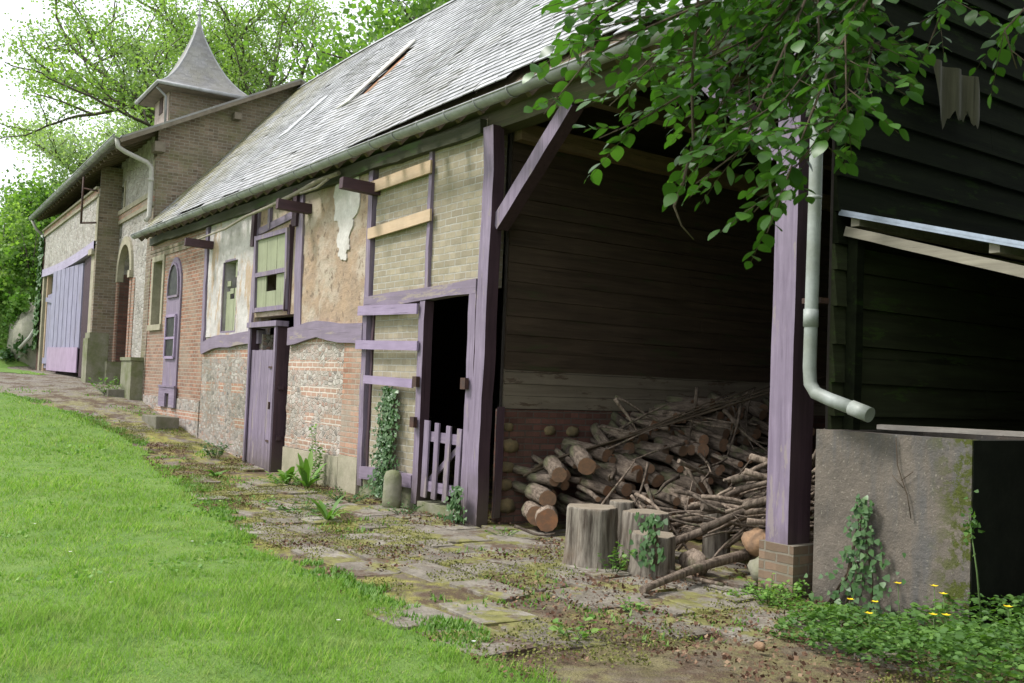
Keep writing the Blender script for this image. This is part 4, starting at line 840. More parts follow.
# ------------------------------------------------------------------ stone steps, bollard
def block(name, mat, x0, x1, y0, y1, z0, z1, label, cat, group=None, j=.015):
    t = MB(); V = [(x+random.uniform(-j, j), y+random.uniform(-j, j), z+random.uniform(-j, j)) for z in (z0, z1) for x, y in ((x0, y0), (x1, y0), (x1, y1), (x0, y1))]
    V = np.array(V); c = V.mean(0); V = V-c; o = MB().add(V, [(0,3,2,1),(4,5,6,7),(0,1,5,4),(1,2,6,5),(2,3,7,6),(3,0,4,7)]).build(name, mat); o.location = c
    b = o.modifiers.new('b', 'BEVEL'); b.width = .02; b.segments = 2; return tag(o, label, cat, group)
block('stone_step', M['dkstone'], -21.15, -20.1, 5.42, 5.9, .05, .58, 'squared stone doorstep below the narrow arched mauve door', 'step')
block('stone_step', M['dkstone'], -25.5, -24.3, 5.42, 5.97, .5, 1.03, 'squared stone doorstep in front of the open brick archway', 'step')
mb = MB(); n = 10; z = [0, .12, .3, .45, .52, .55]; rr = [.155, .15, .145, .14, .11, .03]
mb.tube([(0, 0, q) for q in z], rr, 10, jit=.08); o = mb.build('stone_bollard', M['mossstone']); o.location = (-10.72, 5.78, -.08); o.scale = (.95, .75, .86); tag(o, 'short rounded stone guard post beside the ivy and picket gate', 'guard stone')
# ------------------------------------------------------------------ long pole resting on the brackets
pts = [(-19.35, 5.75, 4.10), (-18.4, 5.72, 4.10), (-17.4, 5.74, 4.13), (-16.3, 5.72, 4.22), (-15.2, 5.7, 4.24), (-14.2, 5.74, 4.32), (-13.5, 5.8, 4.42), (-12.9, 5.86, 4.46)]
mb = MB(); mb.tube(pts, [.012, .018, .022, .025, .03, .034, .036, .034], 8, jit=.05); mb.tube([(-14.0, 5.74, 4.30), (-13.3, 5.70, 4.28), (-12.95, 5.72, 4.36)], [.02, .022, .02], 6)
tag(mb.build('wooden_pole', M.setdefault('pole', plain('bare_pole', (.36,.32,.25), .85))), 'long thin bare pole laid across the wall brackets under the eaves', 'pole')

# ------------------------------------------------------------------ lean-to and tank
lt = thing('lean_to', 'dark lean-to shelter with corrugated metal roof on the barn gable', 'lean-to', (-3.4, 6.4, 0))
mb = MB(); nx = 60; xs = np.linspace(-4.72, -1.2, 2); ys = np.arange(6.36, 12.6, .019)
V = []
for y in ys:
    for x in xs: V.append((x, y, 2.96-.276*(x+4.74)+.012*math.sin(y*2*math.pi/.076)))
n = len(ys); V2 = [(a, b, c-.006) for a, b, c in V]
F = [(2*i, 2*i+1, 2*i+3, 2*i+2) for i in range(n-1)]+[(2*n+2*i, 2*n+2*i+2, 2*n+2*i+3, 2*n+2*i+1) for i in range(n-1)]+[(0, 2*n, 2*n+1, 1)]
mb.add(V+V2, F); mb.build('roof_sheet', M['sheet'], lt)
MB().beam((-4.72, 6.37, 2.945), (-1.2, 6.37, 2.945-.276*3.52), .02, .045, (0, 0, 1)).build('edge_flashing', M['sheet'], lt)
for y in (6.44, 8.3, 10.4, 12.4): MB().beam((-4.7, y, 2.80), (-1.25, y, 2.80-.30*3.45), .07, .075, (0, 0, 1), .003).build('rafter', M['paleb'] if y < 7 else M['oldx'], lt)
for x in (-4.6, -3.5, -2.3): MB().beam((x, 6.40, 2.90-.276*(x+4.74)), (x, 12.5, 2.90-.276*(x+4.74)), .075, .07, (0, 0, 1)).build('purlin', M['paleb'], lt)
for y in (6.5, 9.5, 12.4): MB().beam((-1.35, y, -.1), (-1.35, y, 1.85), .12, .12, (1, 0, 0), .003).build('post', M['oldz'], lt)
MB().beam((-4.66, 6.5, 0), (-4.66, 6.5, 2.75), .09, .09, (1, 0, 0), .003).build('post', M['darkboard'], lt)
MB().box(-4.72, -1.3, 12.5, 12.56, -.1, 2.9).build('back_boards', M['darkboard'], lt); MB().box(-1.32, -1.28, 6.7, 12.5, -.1, 1.0).build('shade_boards', M['darkboard'], lt)  # boards along the outer side are unseen, added to darken the tank
tk = thing('water_tank', 'square mossy concrete water tank under the lean-to', 'water tank', (-4.06, 6.8, 0))
mb = MB(); wall(mb, -4.68, -3.46, -.1, 1.26, 6.1, 6.2); mb.box(-4.68, -3.46, 7.35, 7.45, -.1, 1.255).box(-4.68, -4.58, 6.2, 7.35, -.1, 1.258); mb.build('tank_wall', M['tank'], tk)
MB().box(-3.56, -3.455, 6.115, 7.35, -.1, 1.257).build('tank_side', M['tankshade'], tk)  # right side coloured dark to stand for the heavy shade there
MB().box(-4.58, -3.56, 6.2, 7.35, .9, .95).build('water', M['glass'], tk)
o = MB().beam((-4.5, 6.62, 1.29), (-2.6, 7.35, 1.30), .16, .035, (0, 0, 1), .002).build('plank', M['greyplank']); tag(o, 'grey weathered plank lying across the top of the concrete tank', 'plank')
# twig stem on tank
# sacking on gable
mb = MB(); nu, nv = 34, 10; V = []
for j in range(nv+1):
    for i in range(nu+1):
        u = i/nu; v = j/nv; y = 7.38+.66*u+.10*v; z = 4.36-.02*u-v*(.46+.04*math.sin(u*9)+.045*math.sin(u*31+1)+.03*math.sin(u*67)-.1*u)
        V.append((-4.60+.035*math.sin(u*14+v*2), y, z))
F = [(j*(nu+1)+i, j*(nu+1)+i+1, (j+1)*(nu+1)+i+1, (j+1)*(nu+1)+i) for j in range(nv) for i in range(nu)]
tag(mb.add(V, F, 0, True).build('sacking', M['sack']), 'torn piece of old sacking hanging on the dark gable boards', 'sacking')

# ------------------------------------------------------------------ log pile: every log is its own object
LOGS = []
def logmesh(r, L, seed, mats=None):
    n = 12; zz = np.linspace(-L/2, L/2, 6); mb = MB()
    bend = random.uniform(-.02, .02); mb.tube([(bend*math.sin((z/L+.5)*math.pi), bend*.7*math.cos(z*4), z) for z in zz], [r*random.uniform(.93, 1.06) for _ in zz], n, 0, True, 1, jit=.07)
    return mb.build('log', mats or [M['bark'], M['cut']])
protos = []
for i in range(16): protos.append((logmesh(1., 1, i),))
for p in protos: C.objects.unlink(p[0])
def makelog(name, p, d, r, L, label, cat, group, mats=None):
    me = logmesh(r, L, 0, mats); me.name = name
    me.location = p; me.rotation_euler = Vector(d).to_track_quat('Z', 'Y').to_euler(); tag(me, label, cat, group); return me
def H(y): return float(np.interp(y, [6.4, 6.9, 7.5, 8.2, 8.9, 10.8], [.42, .72, .95, 1.22, 1.38, 1.36]))
cnt = 0
for col in range(4):
    xc = -8.82+col*.5; top = .0
    y = 6.62+.03*col
    while y < 10.9-.6*col:
        h = H(y)-col*.27
        if h > .08:
            for lay in range(3 if col < 3 else 4):
                z = h-.05-lay*.105
                if z < .04 or cnt > 290: continue
                r = random.choice([.028, .035, .035, .04, .045, .05, .06, .07, .08]); r = min(r, z+.02)
                d = (1, random.gauss(-.12, .22), random.gauss(-.16, .14)); L = random.uniform(.42, .66)
                makelog('log', (xc+random.uniform(-.12, .16), y+random.uniform(-.04, .04), z+random.uniform(-.02, .03)), d, r, L, 'bare cut log stacked in the big woodpile against the boarded partition', 'log', 'logs of the woodpile in the open bay'); cnt += 1
        y += random.uniform(.12, .165)
# a few thick ones at the near left foot of the pile
for p, d, r, L in (((-8.55, 6.35, .12), (1, -.55, 0), .11, .5), ((-8.2, 6.28, .12), (1, -.75, 0), .12, .42), ((-8.5, 6.4, .31), (1, -.35, -.03), .095, .55), ((-8.6, 6.5, .47), (1, -.2, .05), .06, .6), ((-8.45, 6.55, .6), (1, -.5, -.2), .09, .5), ((-8.3, 6.8, .72), (1, -.5, -.25), .10, .55)):
    makelog('log', p, d, r, L, 'thick cut log at the outer foot of the woodpile beside the barn post', 'log', 'thick logs at the foot of the woodpile')
# sticks
def stick(p, d, L, r0, r1, label, group, mat=None, name='stick', n=8, curve=.06, fork=False):
    d = Vector(d).normalized(); s = d.orthogonal().normalized(); t = d.cross(s); a = random.uniform(0, 6.28); s2 = s*math.cos(a)+t*math.sin(a); ph = random.uniform(0, 6)
    P = [tuple(d*(L*(i/n-.5))+s2*(curve*L*math.sin(i/n*math.pi*1.3+ph))+t*(curve*.5*L*math.sin(i/n*5+ph)) for i in range(n+1))]
    P = list(P[0]) if isinstance(P[0], tuple) and isinstance(P[0][0], Vector) else P
    mb = MB(); mb.tube([tuple(q) for q in P], np.linspace(r0, r1, n+1), 6, jit=.08)
    if fork:
        for k in (3, 5): q = P[k]; e = (d+s2*random.uniform(-.8, .8)+t*random.uniform(-.8, .8)).normalized()*L*.3; mb.tube([tuple(q), tuple(q+e*.5), tuple(q+e+s2*.02)], [r1*1.1, r1*.8, r1*.4], 5)
    o = mb.build(name, mat or M['bark']); o.location = p; return tag(o, label, 'stick', group)
for i in range(150):   # brush heap behind the right hand post
    y = random.uniform(6.35, 8.4); x = random.uniform(-6.6, -5.2); hmax = .25+.85*max(0, min(1, (x+6.9)/1.3))*max(.25, 1-(abs(y-7.3)/1.6))
    z = random.uniform(.3, 1)*hmax; d = (1+random.gauss(0, .4), random.gauss(.6, .6), random.gauss(.42, .38))
    stick((x, y, z+.03), d, random.uniform(.5, 1.3), random.choice([.009, .012, .015, .02, .028, .036]), random.uniform(.004, .016), 'bare branch in the tangled brush heap behind the bay post', 'branches of the brush heap', fork=random.random() < .35, curve=random.uniform(.02, .08))
for i in range(34):    # loose sticks on top of the logs
    y = random.uniform(6.7, 9.5); col = random.uniform(0, 1.9); x = -8.6+col*.85; z = H(y)-col*.38+.06
    stick((x, y-.1, max(z, .15)), (random.gauss(.5, .5), random.gauss(0, .6), random.gauss(-.15, .45)), random.uniform(.5, 1.1), random.uniform(.010, .028), .007, 'loose stick lying on top of the stacked logs', 'sticks lying on the woodpile', fork=random.random() < .3)
for i in range(6):     # long leaning rods
    a = Vector((-8.9+.03*i, 6.45+.03*i, .5+.03*i)); b = Vector((-8.0+.1*i, 8.9+.25*i, 1.5+.06*i)); c = (a+b)/2
    stick(c, b-a, (b-a).length, .013, .007, 'long thin rod slanting up across the woodpile', 'long rods over the woodpile', curve=.012, mat=M['twig'], name='long_rod')
o = stick((-5.5, 5.82, .10), (-.5, 1.77, .10), 1.85, .03, .055, 'thick crooked branch lying on the paving in front of the brush heap', None, curve=.03, name='fallen_branch')
stick((-5.55, 5.68, .04), (1, -.05, 0), .8, .02, .014, 'thin straight branch on the paving left of the brick pier', None, curve=.02, name='fallen_branch')
stick((-7.9, 5.9, .04), (1, .6, .0), .45, .018, .01, 'short broken stick on the paving by the log ends', None, name='fallen_branch')
for p, d, r, L in (((-5.75, 6.9, .42), (.4, 1, -.1), .05, 1.3), ((-5.9, 6.6, .34), (.9, 1, .35), .04, 1.5), ((-6.1, 7.0, .5), (.8, .9, .4), .035, 1.5)): stick(p, d, L, r, r*.7, 'stout smooth branch in the brush heap', 'stout branches of the brush heap', curve=.03)
# stumps (chopping blocks)
def stump(name, x, y, r, h, label, tilt=(0, 0), r2=None, z0=-.06):
    n = 40; mb = MB(); ang = np.arange(n)*2*math.pi/n; pr = 1+.08*np.sin(ang*3+x)+.05*np.sin(ang*7+y)+.055*RG.uniform(-1, 1, n); V = []
    hs = [0, .12, .35, .6, .85, .97, 1.]; fl = [1.16, 1.06, 1.0, .98, .97, .96, .93]
    for k, f_ in zip(hs, fl):
        rr = r*f_*pr*(1+.015*RG.uniform(-1, 1, n)); V += [(rr[i]*math.cos(ang[i]), rr[i]*math.sin(ang[i]), h*k) for i in range(n)]
    F = [(j*n+i, j*n+(i+1) % n, (j+1)*n+(i+1) % n, (j+1)*n+i) for j in range(6) for i in range(n)]
    mb.add(V, F, 0, True); mb.f.append(list(range(6*n, 7*n))); mb.m.append(1); mb.sm.append(False)
    o = mb.build(name, [M['stump'] if 'stump' in M else M['bark'], M['stumpcut']]); o.location = (x, y, z0); o.rotation_euler = (tilt[0], tilt[1], random.random()*6); return tag(o, label, 'tree stump')
N = NT('stump_side'); v = N.obj(); g = N.noise(20, N.scale(v, (1, 1, .10)), det=9, rough=.7); c = N.mix(N.ramp(g, [(.38, 0.), (.62, 1.)]), (.07,.055,.042), (.30,.27,.22)); M['stump'] = N.out(N.mix(N.ramp(N.noise(3, v, det=6), [(.5, 0.), (.65, .5)]), c, (.18,.13,.085)), .9, N.bump(g, 1., .025))
N = NT('stump_top'); v = N.obj(); s_ = N.sep(v); rr = N.ma('SQRT', N.ma('ADD', N.ma('MULTIPLY', s_[0], s_[0]), N.ma('MULTIPLY', s_[1], s_[1])))
c = N.mix(N.ma('MULTIPLY', N.ma('ADD', N.ma('SINE', N.ma('MULTIPLY', rr, 260.)), 1.), .15), (.30,.26,.20), (.13,.10,.075)); M['stumpcut'] = N.out(N.mix(N.ramp(N.noise(8, v, det=7), [(.45, .5), (.6, 0.)]), c, (.2,.16,.11)), .9, N.bump(N.noise(30, v), .5, .006))
stump('tree_stump', -6.5, 5.46, .225, .54, 'largest grey chopping stump standing at the front of the bay')
stump('tree_stump', -5.98, 5.70, .185, .37, 'medium brown stump with ivy, just behind the largest stump', (.03, .02))
stump('tree_stump', -6.5, 6.1, .2, .47, 'stump with wide pale cut top rising behind the two front stumps')
stump('tree_stump', -7.0, 6.25, .12, .5, 'slim dark stump half hidden behind the largest stump')
stump('tree_stump', -6.25, 6.75, .12, .5, 'narrow upright stump at the edge of the brush heap')
def rock(name, x, y, z, s, mat, label, cat, sq=.7):
    ph = np.linspace(0, math.pi, 8); th = np.linspace(0, 2*math.pi, 13)[:-1]; V = []
    for a in ph:
        for t in th: k = 1+.12*math.sin(t*2+x*3)+.1*math.sin(a*3+t*3+y)+random.uniform(-.03, .03); V.append((s*k*math.sin(a)*math.cos(t), s*.8*k*math.sin(a)*math.sin(t), s*sq*k*math.cos(a)))
    o = MB().add(V, [(i*12+q, (i+1)*12+q, (i+1)*12+(q+1) % 12, i*12+(q+1) % 12) for i in range(7) for q in range(12)], 0, True).build(name, mat); o.location = (x, y, z); return tag(o, label, cat)
rock('stone', -5.23, 6.2, .10, .15, M['mossstone'], 'rounded pinkish stone leaning against the brick pier', 'stone')
rock('wood_chunk', -5.5, 6.44, .26, .15, M['orangecut'], 'split orange wood chunk resting on the brush heap', 'wood chunk', .75)
rock('wood_chunk', -5.75, 5.95, .09, .13, M['bark'], 'gnarled grey root lump lying right of the ivy-covered stump', 'root lump', .8)
rock('stone', -3.85, 4.55, .03, .035, M['orangecut'], 'small orange fragment lying on the foreground paving', 'stone')

# ------------------------------------------------------------------ plants
def surface_ivy(name, label, cx, y, zb, zt, wf, n, size, mat, ny=-1, group=None, parentstem=True):
    t = thing(name, label, 'ivy', (cx, y, zb), 0, group); mb = MB()
    for k in range(4):
        a = random.uniform(-.5, .5); mb.tube([(cx+wf(0)*a*.8, y-.01, zb), (cx+wf(.3)*a*.7+.03, y-.012, zb+(zt-zb)*.3), (cx+wf(.6)*a*.6, y-.012, zb+(zt-zb)*.6), (cx+wf(.9)*a*.5, y-.012, zb+(zt-zb)*.92)], [.012, .009, .006, .003], 5)
    mb.build('stem', M['twig'], t)
    u = RG.random(n); P = np.stack([cx+np.array([wf(q) for q in u])*RG.normal(size=n)*.36, y-.02-.07*RG.random(n)*(1.3-u), zb+(zt-zb)*u], 1)
    D = np.stack([RG.normal(size=n)*.8, -.35*RG.random(n), -.5-RG.random(n)], 1); U = np.stack([RG.normal(size=n)*.4, np.full(n, -1.), .5+RG.random(n)*.4], 1)
    foliage('leaves', t, mat, P, D, U, size*(.6+.7*RG.random(n)), LOBE); return t
surface_ivy('ivy', 'tall column of ivy climbing the pale brick wall left of the gate', -11.25, Y0-.05, 0, 1.42, lambda u: .42-.12*u+.06*math.sin(u*11), 1500, .05, M['ivy'])
surface_ivy('ivy', 'small ivy clump growing at the foot of the gate post', -9.3, Y0-.16, -.05, .35, lambda u: .35*(1-u*.7), 160, .05, M['ivy'])
surface_ivy('ivy', 'ivy spray climbing the face of the concrete tank', -4.22, 6.07, 0, .82, lambda u: .62*(1-u)**1.5+.10, 260, .045, M['ivy'])
surface_ivy('ivy', 'thin ivy on the flint wall left of the boxed mauve door', -16.35, Y0-.03, -.05, .9, lambda u: .18, 160, .05, M['ivy'])
surface_ivy('ivy', 'dark creeper covering the far corner of the coach house', -38.0, 5.98, 2.2, 6.2, lambda u: .5, 700, .16, M['ivy'])
surface_ivy('ivy', 'ivy trailing over the face of the medium brown stump', -5.82, 5.55, .1, .5, lambda u: .26, 110, .05, M['ivy'])
def leafplant(name, label, x, y, ns, h, sp, lf, mat, cat='weed'):
    z0 = float(gz(x, y)); t = thing(name, label, cat, (x, y, z0)); mb = MB(); P, D, U = [], [], []
    for i in range(ns):
        a = i*2.4+random.random(); L = h*random.uniform(.5, 1.1); q = Vector((x+sp*.2*math.cos(a), y+sp*.2*math.sin(a), z0)); e = Vector((math.cos(a)*sp*random.uniform(.3, 1), math.sin(a)*sp*random.uniform(.3, 1), L))
        mb.tube([tuple(q), tuple(q+e*.5+Vector((0, 0, L*.1))), tuple(q+e)], [.004, .003, .0015], 4)
        m = max(4, int(L/lf*2.2))
        for j in range(m):
            u = .15+.85*(j+1)/m; b = random.uniform(0, 6.28); P.append(tuple(q+e*u)); D.append((math.cos(b), math.sin(b), random.uniform(-.1, .6))); U.append((random.gauss(0, .4), random.gauss(0, .4), 1))
    mb.build('stem', M['stem'], t); foliage('leaves', t, mat, np.array(P), np.array(D), np.array(U), lf*RG.uniform(.6, 1.2, len(P)), LEAF); return t
def rosette(name, label, x, y, n, L, wd, mat, up=.9, cat='plant', group=None):
    t = thing(name, label, cat, (x, y, float(gz(x, y))), 0, group); mb = MB()
    for i in range(n):
        th = i*2.4+random.random(); l = L*random.uniform(.6, 1.1); u = up*random.uniform(.6, 1.2); m = 6; V = []
        for k in range(m+1):
            s = k/m; r = l*s*.75; z = l*(u*s-.55*s*s); w = wd*l*math.sin(math.pi*(s*.86+.1))*(1+.12*math.sin(k*9))
            c, sn_ = math.cos(th), math.sin(th)
            V += [(x+c*r-sn_*w, y+sn_*r+c*w, t.location.z+z+.3*w), (x+c*r, y+sn_*r, t.location.z+z), (x+c*r+sn_*w, y+sn_*r-c*w, t.location.z+z+.3*w)]
        F = []
        for k in range(m): a = 3*k; F += [(a, a+1, a+4, a+3), (a+1, a+2, a+5, a+4)]
        mb.add(V, F, 0, True)
    mb.build('leaves', mat, t); return t
rosette('dock_plant', 'large leafy dock plant by the flint wall', -12.9, 5.6, 17, .4, .11, M['weed'], 1.5, 'dock')
rosette('dock_plant', 'smaller dock plant left of the large one at the wall foot', -13.5, 5.55, 9, .34, .16, M['weed'], 1.2, 'dock')
rosette('fern', 'light green fern-like plant on the mossy path', -10.0, 4.6, 16, .42, .07, M['weed'], 1.2, 'fern')
leafplant('weed', 'low spreading weed on moss near the lawn edge', -11.6, 4.3, 14, .10, .4, .05, M['weed'])
rosette('weed', 'low spreading weed in the middle of the far mossy path', -14.4, 4.8, 12, .3, .13, M['weed'], .9, 'weed')
leafplant('weed', 'bushy weed at the wall foot left of the mauve door', -16.9, 5.6, 16, .28, .3, .07, M['ivy'])
leafplant('weed', 'small green weed on the foreground paving', -5.0, 4.6, 10, .10, .12, .04, M['weed'])
leafplant('weed', 'broad-leaved seedling by the lawn edge in the foreground', -4.6, 3.75, 7, .14, .16, .06, M['weed'])
leafplant('weed', 'leafy clump under the large dock plant', -13.3, 5.5, 26, .2, .5, .06, M['weed'])
leafplant('weed', 'tall wispy weed against the flint wall above the dock', -13.2, 5.85, 7, .8, .15, .06, M['weed'])
leafplant('weed', 'green clump beside the light fern on the mossy path', -10.7, 4.6, 22, .15, .45, .05, M['nettle'])
leafplant('weed', 'small weed by the thick logs at the bay edge', -8.3, 5.8, 9, .1, .2, .035, M['weed'])
leafplant('weed', 'weeds growing on the moss below the ivy column', -11.4, 5.5, 20, .2, .4, .05, M['ivy'])
leafplant('weed', 'weed between the largest stump and the ivy stump', -6.1, 5.36, 7, .26, .16, .055, M['weed'])
leafplant('weed', 'weed at the foot of the brick pier', -4.75, 5.7, 12, .18, .22, .045, M['weed'])
leafplant('weed', 'leafy weed at the foot of the picket gate', -10.1, 5.62, 12, .14, .25, .04, M['ivy'])
leafplant('weed', 'tuft of weeds below the plinth of the brick archway', -24.6, 5.5, 16, .4, .4, .09, M['weed'])
# nettle bed at right
def bed(name, label, n, fx, size, mat, cat, hmax):
    x, y = fx(n); hz = hmax(x, y)*RG.random(n)**.6
    P = np.stack([x, y, gz(x, y)+hz], 1); th = RG.random(n)*6.28; D = np.stack([np.cos(th), np.sin(th), -.2+.6*RG.random(n)], 1)
    U = np.stack([.5*RG.normal(size=n), .5*RG.normal(size=n), np.ones(n)], 1)
    return tag(foliage(name, None, mat, P, D, U, size*(.5+.8*RG.random(n)), LEAF), label, cat, kind='stuff')
def fx(n):
    x = -4.3+5.8*RG.random(n); y = 4.25+2.3*RG.random(n); k = (y > 4.9-.35*(x+3.6)+.25*vn(x, y, 2, 71)) & (y < 6.1+3*(x > -3.4)); return x[k][:], y[k][:]
def bed2(name, label, n, fx, size, mat, cat, hmax):
    x, y = fx(n); n = len(x); hz = hmax(x, y)*RG.random(n)**.6
    P = np.stack([x, y, gz(x, y)+hz], 1); th = RG.random(n)*6.28; D = np.stack([np.cos(th), np.sin(th), -.2+.6*RG.random(n)], 1)
    U = np.stack([.5*RG.normal(size=n), .5*RG.normal(size=n), np.ones(n)], 1)
    return tag(foliage(name, None, mat, P, D, U, size*(.5+.8*RG.random(n)), LEAF), label, cat, kind='stuff')
bed2('nettles', 'bed of low green nettles and buttercup leaves in front of the tank', 30000, fx, .042, M['nettle'], 'nettles', lambda x, y: np.clip(.10+.14*(x+4.1)+.12*vn(x, y, 2.2, 72)+.05*vn(x, y, 6, 73), .03, .48))
def fx2(n):
    x = -5.1+1.9*RG.random(n); y = 5.6+.5*RG.random(n); k = vn(x, y, 3.5, 75) > -.1; return x[k], y[k]
bed2('ground_ivy', 'low ground ivy along the foot of the concrete tank', 3200, fx2, .035, M['weed'], 'ground ivy', lambda x, y: .05+.16*np.clip(vn(x, y, 4, 76), 0, 1))
for i, (x, y, z) in enumerate(((-3.72, 5.7, .32), (-3.5, 5.75, .34), (-3.42, 5.72, .31), (-4.0, 5.6, .17), (-3.85, 5.65, .18), (-3.55, 5.15, .22), (-3.35, 5.5, .22), (-3.15, 5.3, .28), (-2.9, 5.5, .36))):
    t = thing('buttercup', 'yellow buttercup flower above the nettle bed by the tank', 'buttercup', (x, y, float(gz(x, y))), 0, 'buttercups in the nettle bed')
    MB().tube([(x, y, t.location.z), (x+.02, y, t.location.z+z*.6), (x, y+.01, z)], .003, 4).build('stem', M['stem'], t)
    a = np.arange(5)*1.257+i; P = np.tile([x, y+.01, z], (5, 1)); D = np.stack([np.cos(a), np.sin(a), np.full(5, .35)], 1); foliage('flower', t, M['yellow'], P, D, np.tile([0, 0, 1.], (5, 1)), np.full(5, .03), LOBE)
t = thing('tall_weed', 'tall thin seeding weed standing before the dark side of the tank', 'weed', (-3.25, 5.9, 0)); MB().tube([(-3.25, 5.9, 0), (-3.3, 5.9, .45), (-3.36, 5.9, .8)], [.008, .006, .003], 5).build('stem', M['stem'], t)
P = np.stack([-3.35+.03*RG.normal(size=50), 5.9+.03*RG.normal(size=50), .72+.06*RG.normal(size=50)], 1); foliage('seed_head', t, M['nettle'], P, rdir(50, .6), rdir(50, .3), np.full(50, .03), LOBE)
o = MB().tube([(-4.0, 6.08, 1.24), (-3.98, 6.075, 1.05), (-3.9, 6.075, .85), (-3.87, 6.075, .7)], .004, 4).tube([(-3.95, 6.075, .95), (-3.86, 6.075, 1.02)], .003, 4).tube([(-3.93, 6.075, .9), (-4.02, 6.075, .98)], .003, 4).build('dead_twig', M['twig']); tag(o, 'dry dead creeper twig clinging to the tank face', 'twig')
# white daisies in the lawn
for i in range(16):
    r = random.uniform(5.5, 13); a = R(random.uniform(8, 40)); x, y = -r*math.cos(a), r*math.sin(a)
    if not lawnmask(np.array([x]), np.array([y]))[0]: continue
    z = float(gz(x, y))+.055; P = np.tile([x, y, z], (7, 1)); b = np.arange(7)*.9; tag(foliage('daisy', None, M['white'], P, np.stack([np.cos(b), np.sin(b), np.full(7, .2)], 1), np.tile([0, 0, 1.], (7, 1)), np.full(7, .016), LOBE), 'small white daisy in the lawn grass', 'daisy', 'daisies scattered over the lawn')

# ------------------------------------------------------------------ trees
def tree(name, label, x, y, h, r0, spread, mat, leaf, nleaf, levels=4, lift=.35, seed=1, group=None, blob=.8, droop=0., kids=4, lean_=(0, 0), zb=None, bark=None, wig=.13):
    rnd = random.Random(seed); z0 = float(gz(x, y)) if zb is None else zb; t = thing(name, label, 'tree', (x, y, z0), 0, group); mb = MB(); tips = []
    def grow(p, d, L, r, lv):
        n = 5; P = [p.copy()]; q = p.copy(); dd = d.copy()
        for i in range(n):
            dd = (dd+Vector((rnd.gauss(0, wig), rnd.gauss(0, wig), rnd.gauss(.03-droop*(levels-lv)*.05, wig*.65)))).normalized(); q = q+dd*L/n; P.append(q.copy())
        mb.tube([tuple(a) for a in P], np.linspace(r, r*.62, n+1), 7 if lv > 2 else 4, cap=False)
        if lv <= 2: tips.extend([P[3].copy(), P[-1].copy()] if lv > 0 else [P[2], P[3], P[4], P[5]])
        if lv == 0: return
        k = kids if lv < levels else kids+2
        for i in range(k):
            s = P[2+i % 4] if lv < levels else P[2+(i*3)//k]; a = rnd.uniform(0, 6.28)+i*2.4; e = Vector((math.cos(a), math.sin(a), rnd.uniform(.1, .8))).normalized()
            nd = (dd*.45+e*spread).normalized(); grow(s, nd, L*rnd.uniform(.55, .75), r*.5, lv-1)
        grow(P[-1], dd, L*.65, r*.58, lv-1)
    grow(Vector((x, y, z0-.3)), Vector((lean_[0], lean_[1], 1)).normalized(), h*lift, r0, levels)
    mb.build('trunk', bark or M['treebark'], t)
    T = np.array([tuple(a) for a in tips]); i = RG.integers(0, len(T), nleaf); P = T[i]+RG.normal(size=(nleaf, 3))*blob*np.array([1, 1, .6])
    k = P[:, 2] > z0+.15*h*lift; P = P[k]; n = len(P)
    D = rdir(n, -.2); U = rdir(n, .9); foliage('crown', t, mat, P, D, U, leaf*(.55+.8*RG.random(n)), QUAD, leaf*(.45+.6*RG.random(n))); return t
G1 = 'trees behind the buildings'
tree('locust_tree', 'airy light green tree with bare twisted limbs behind the turret', -41, 17.5, 24, .42, 1.05, M['tr_light'], .15, 60000, 4, .42, 5, None, .45, .0, 3, wig=.19)
tree('locust_tree', 'sparse pale tree reaching over the coach house roof', -47, 13.5, 19, .35, 1.0, M['tr_pale'], .15, 26000, 4, .38, 9, None, .42, 0, 3, wig=.19)
tree('maple_tree', 'dense bright green tree rising behind the barn ridge', -33, 22, 24, .5, .9, M['tr_mid'], .25, 100000, 4, .36, 3, None, .85)
tree('maple_tree', 'tall leafy tree behind the middle of the slate roof', -24, 21, 23, .45, .9, M['tr_mid'], .25, 90000, 4, .36, 13, None, .85)
tree('oak_tree', 'dark green tree deeper in the wood beyond the ridge', -30, 32, 28, .5, .9, M['tr_deep'], .34, 60000, 4, .38, 17, None, 1.3)
tree('maple_tree', 'round green tree standing left of the coach house', -52, 9.5, 9.5, .4, 1.0, M['tr_mid'], .20, 60000, 4, .27, 23, None, .8)
tree('maple_tree', 'pale green tree between coach house and sky', -60, 16.0, 19, .4, 1.0, M['tr_pale'], .2, 60000, 4, .33, 29, None, .7)
tree('oak_tree', 'low bushy tree at the left edge above the bank', -50, 5.2, 5.6, .35, 1.0, M['tr_mid'], .2, 40000, 4, .17, 31, None, .8)
tree('oak_tree', 'dark tree far left behind the green bank', -62, 8.2, 7.5, .35, 1.0, M['tr_deep'], .24, 34000, 4, .18, 37, None, .9)
tree('oak_tree', 'dark green tree behind the right part of the slate roof', -16, 24, 24, .5, .9, M['tr_deep'], .36, 34000, 4, .36, 41, None, 1.2)
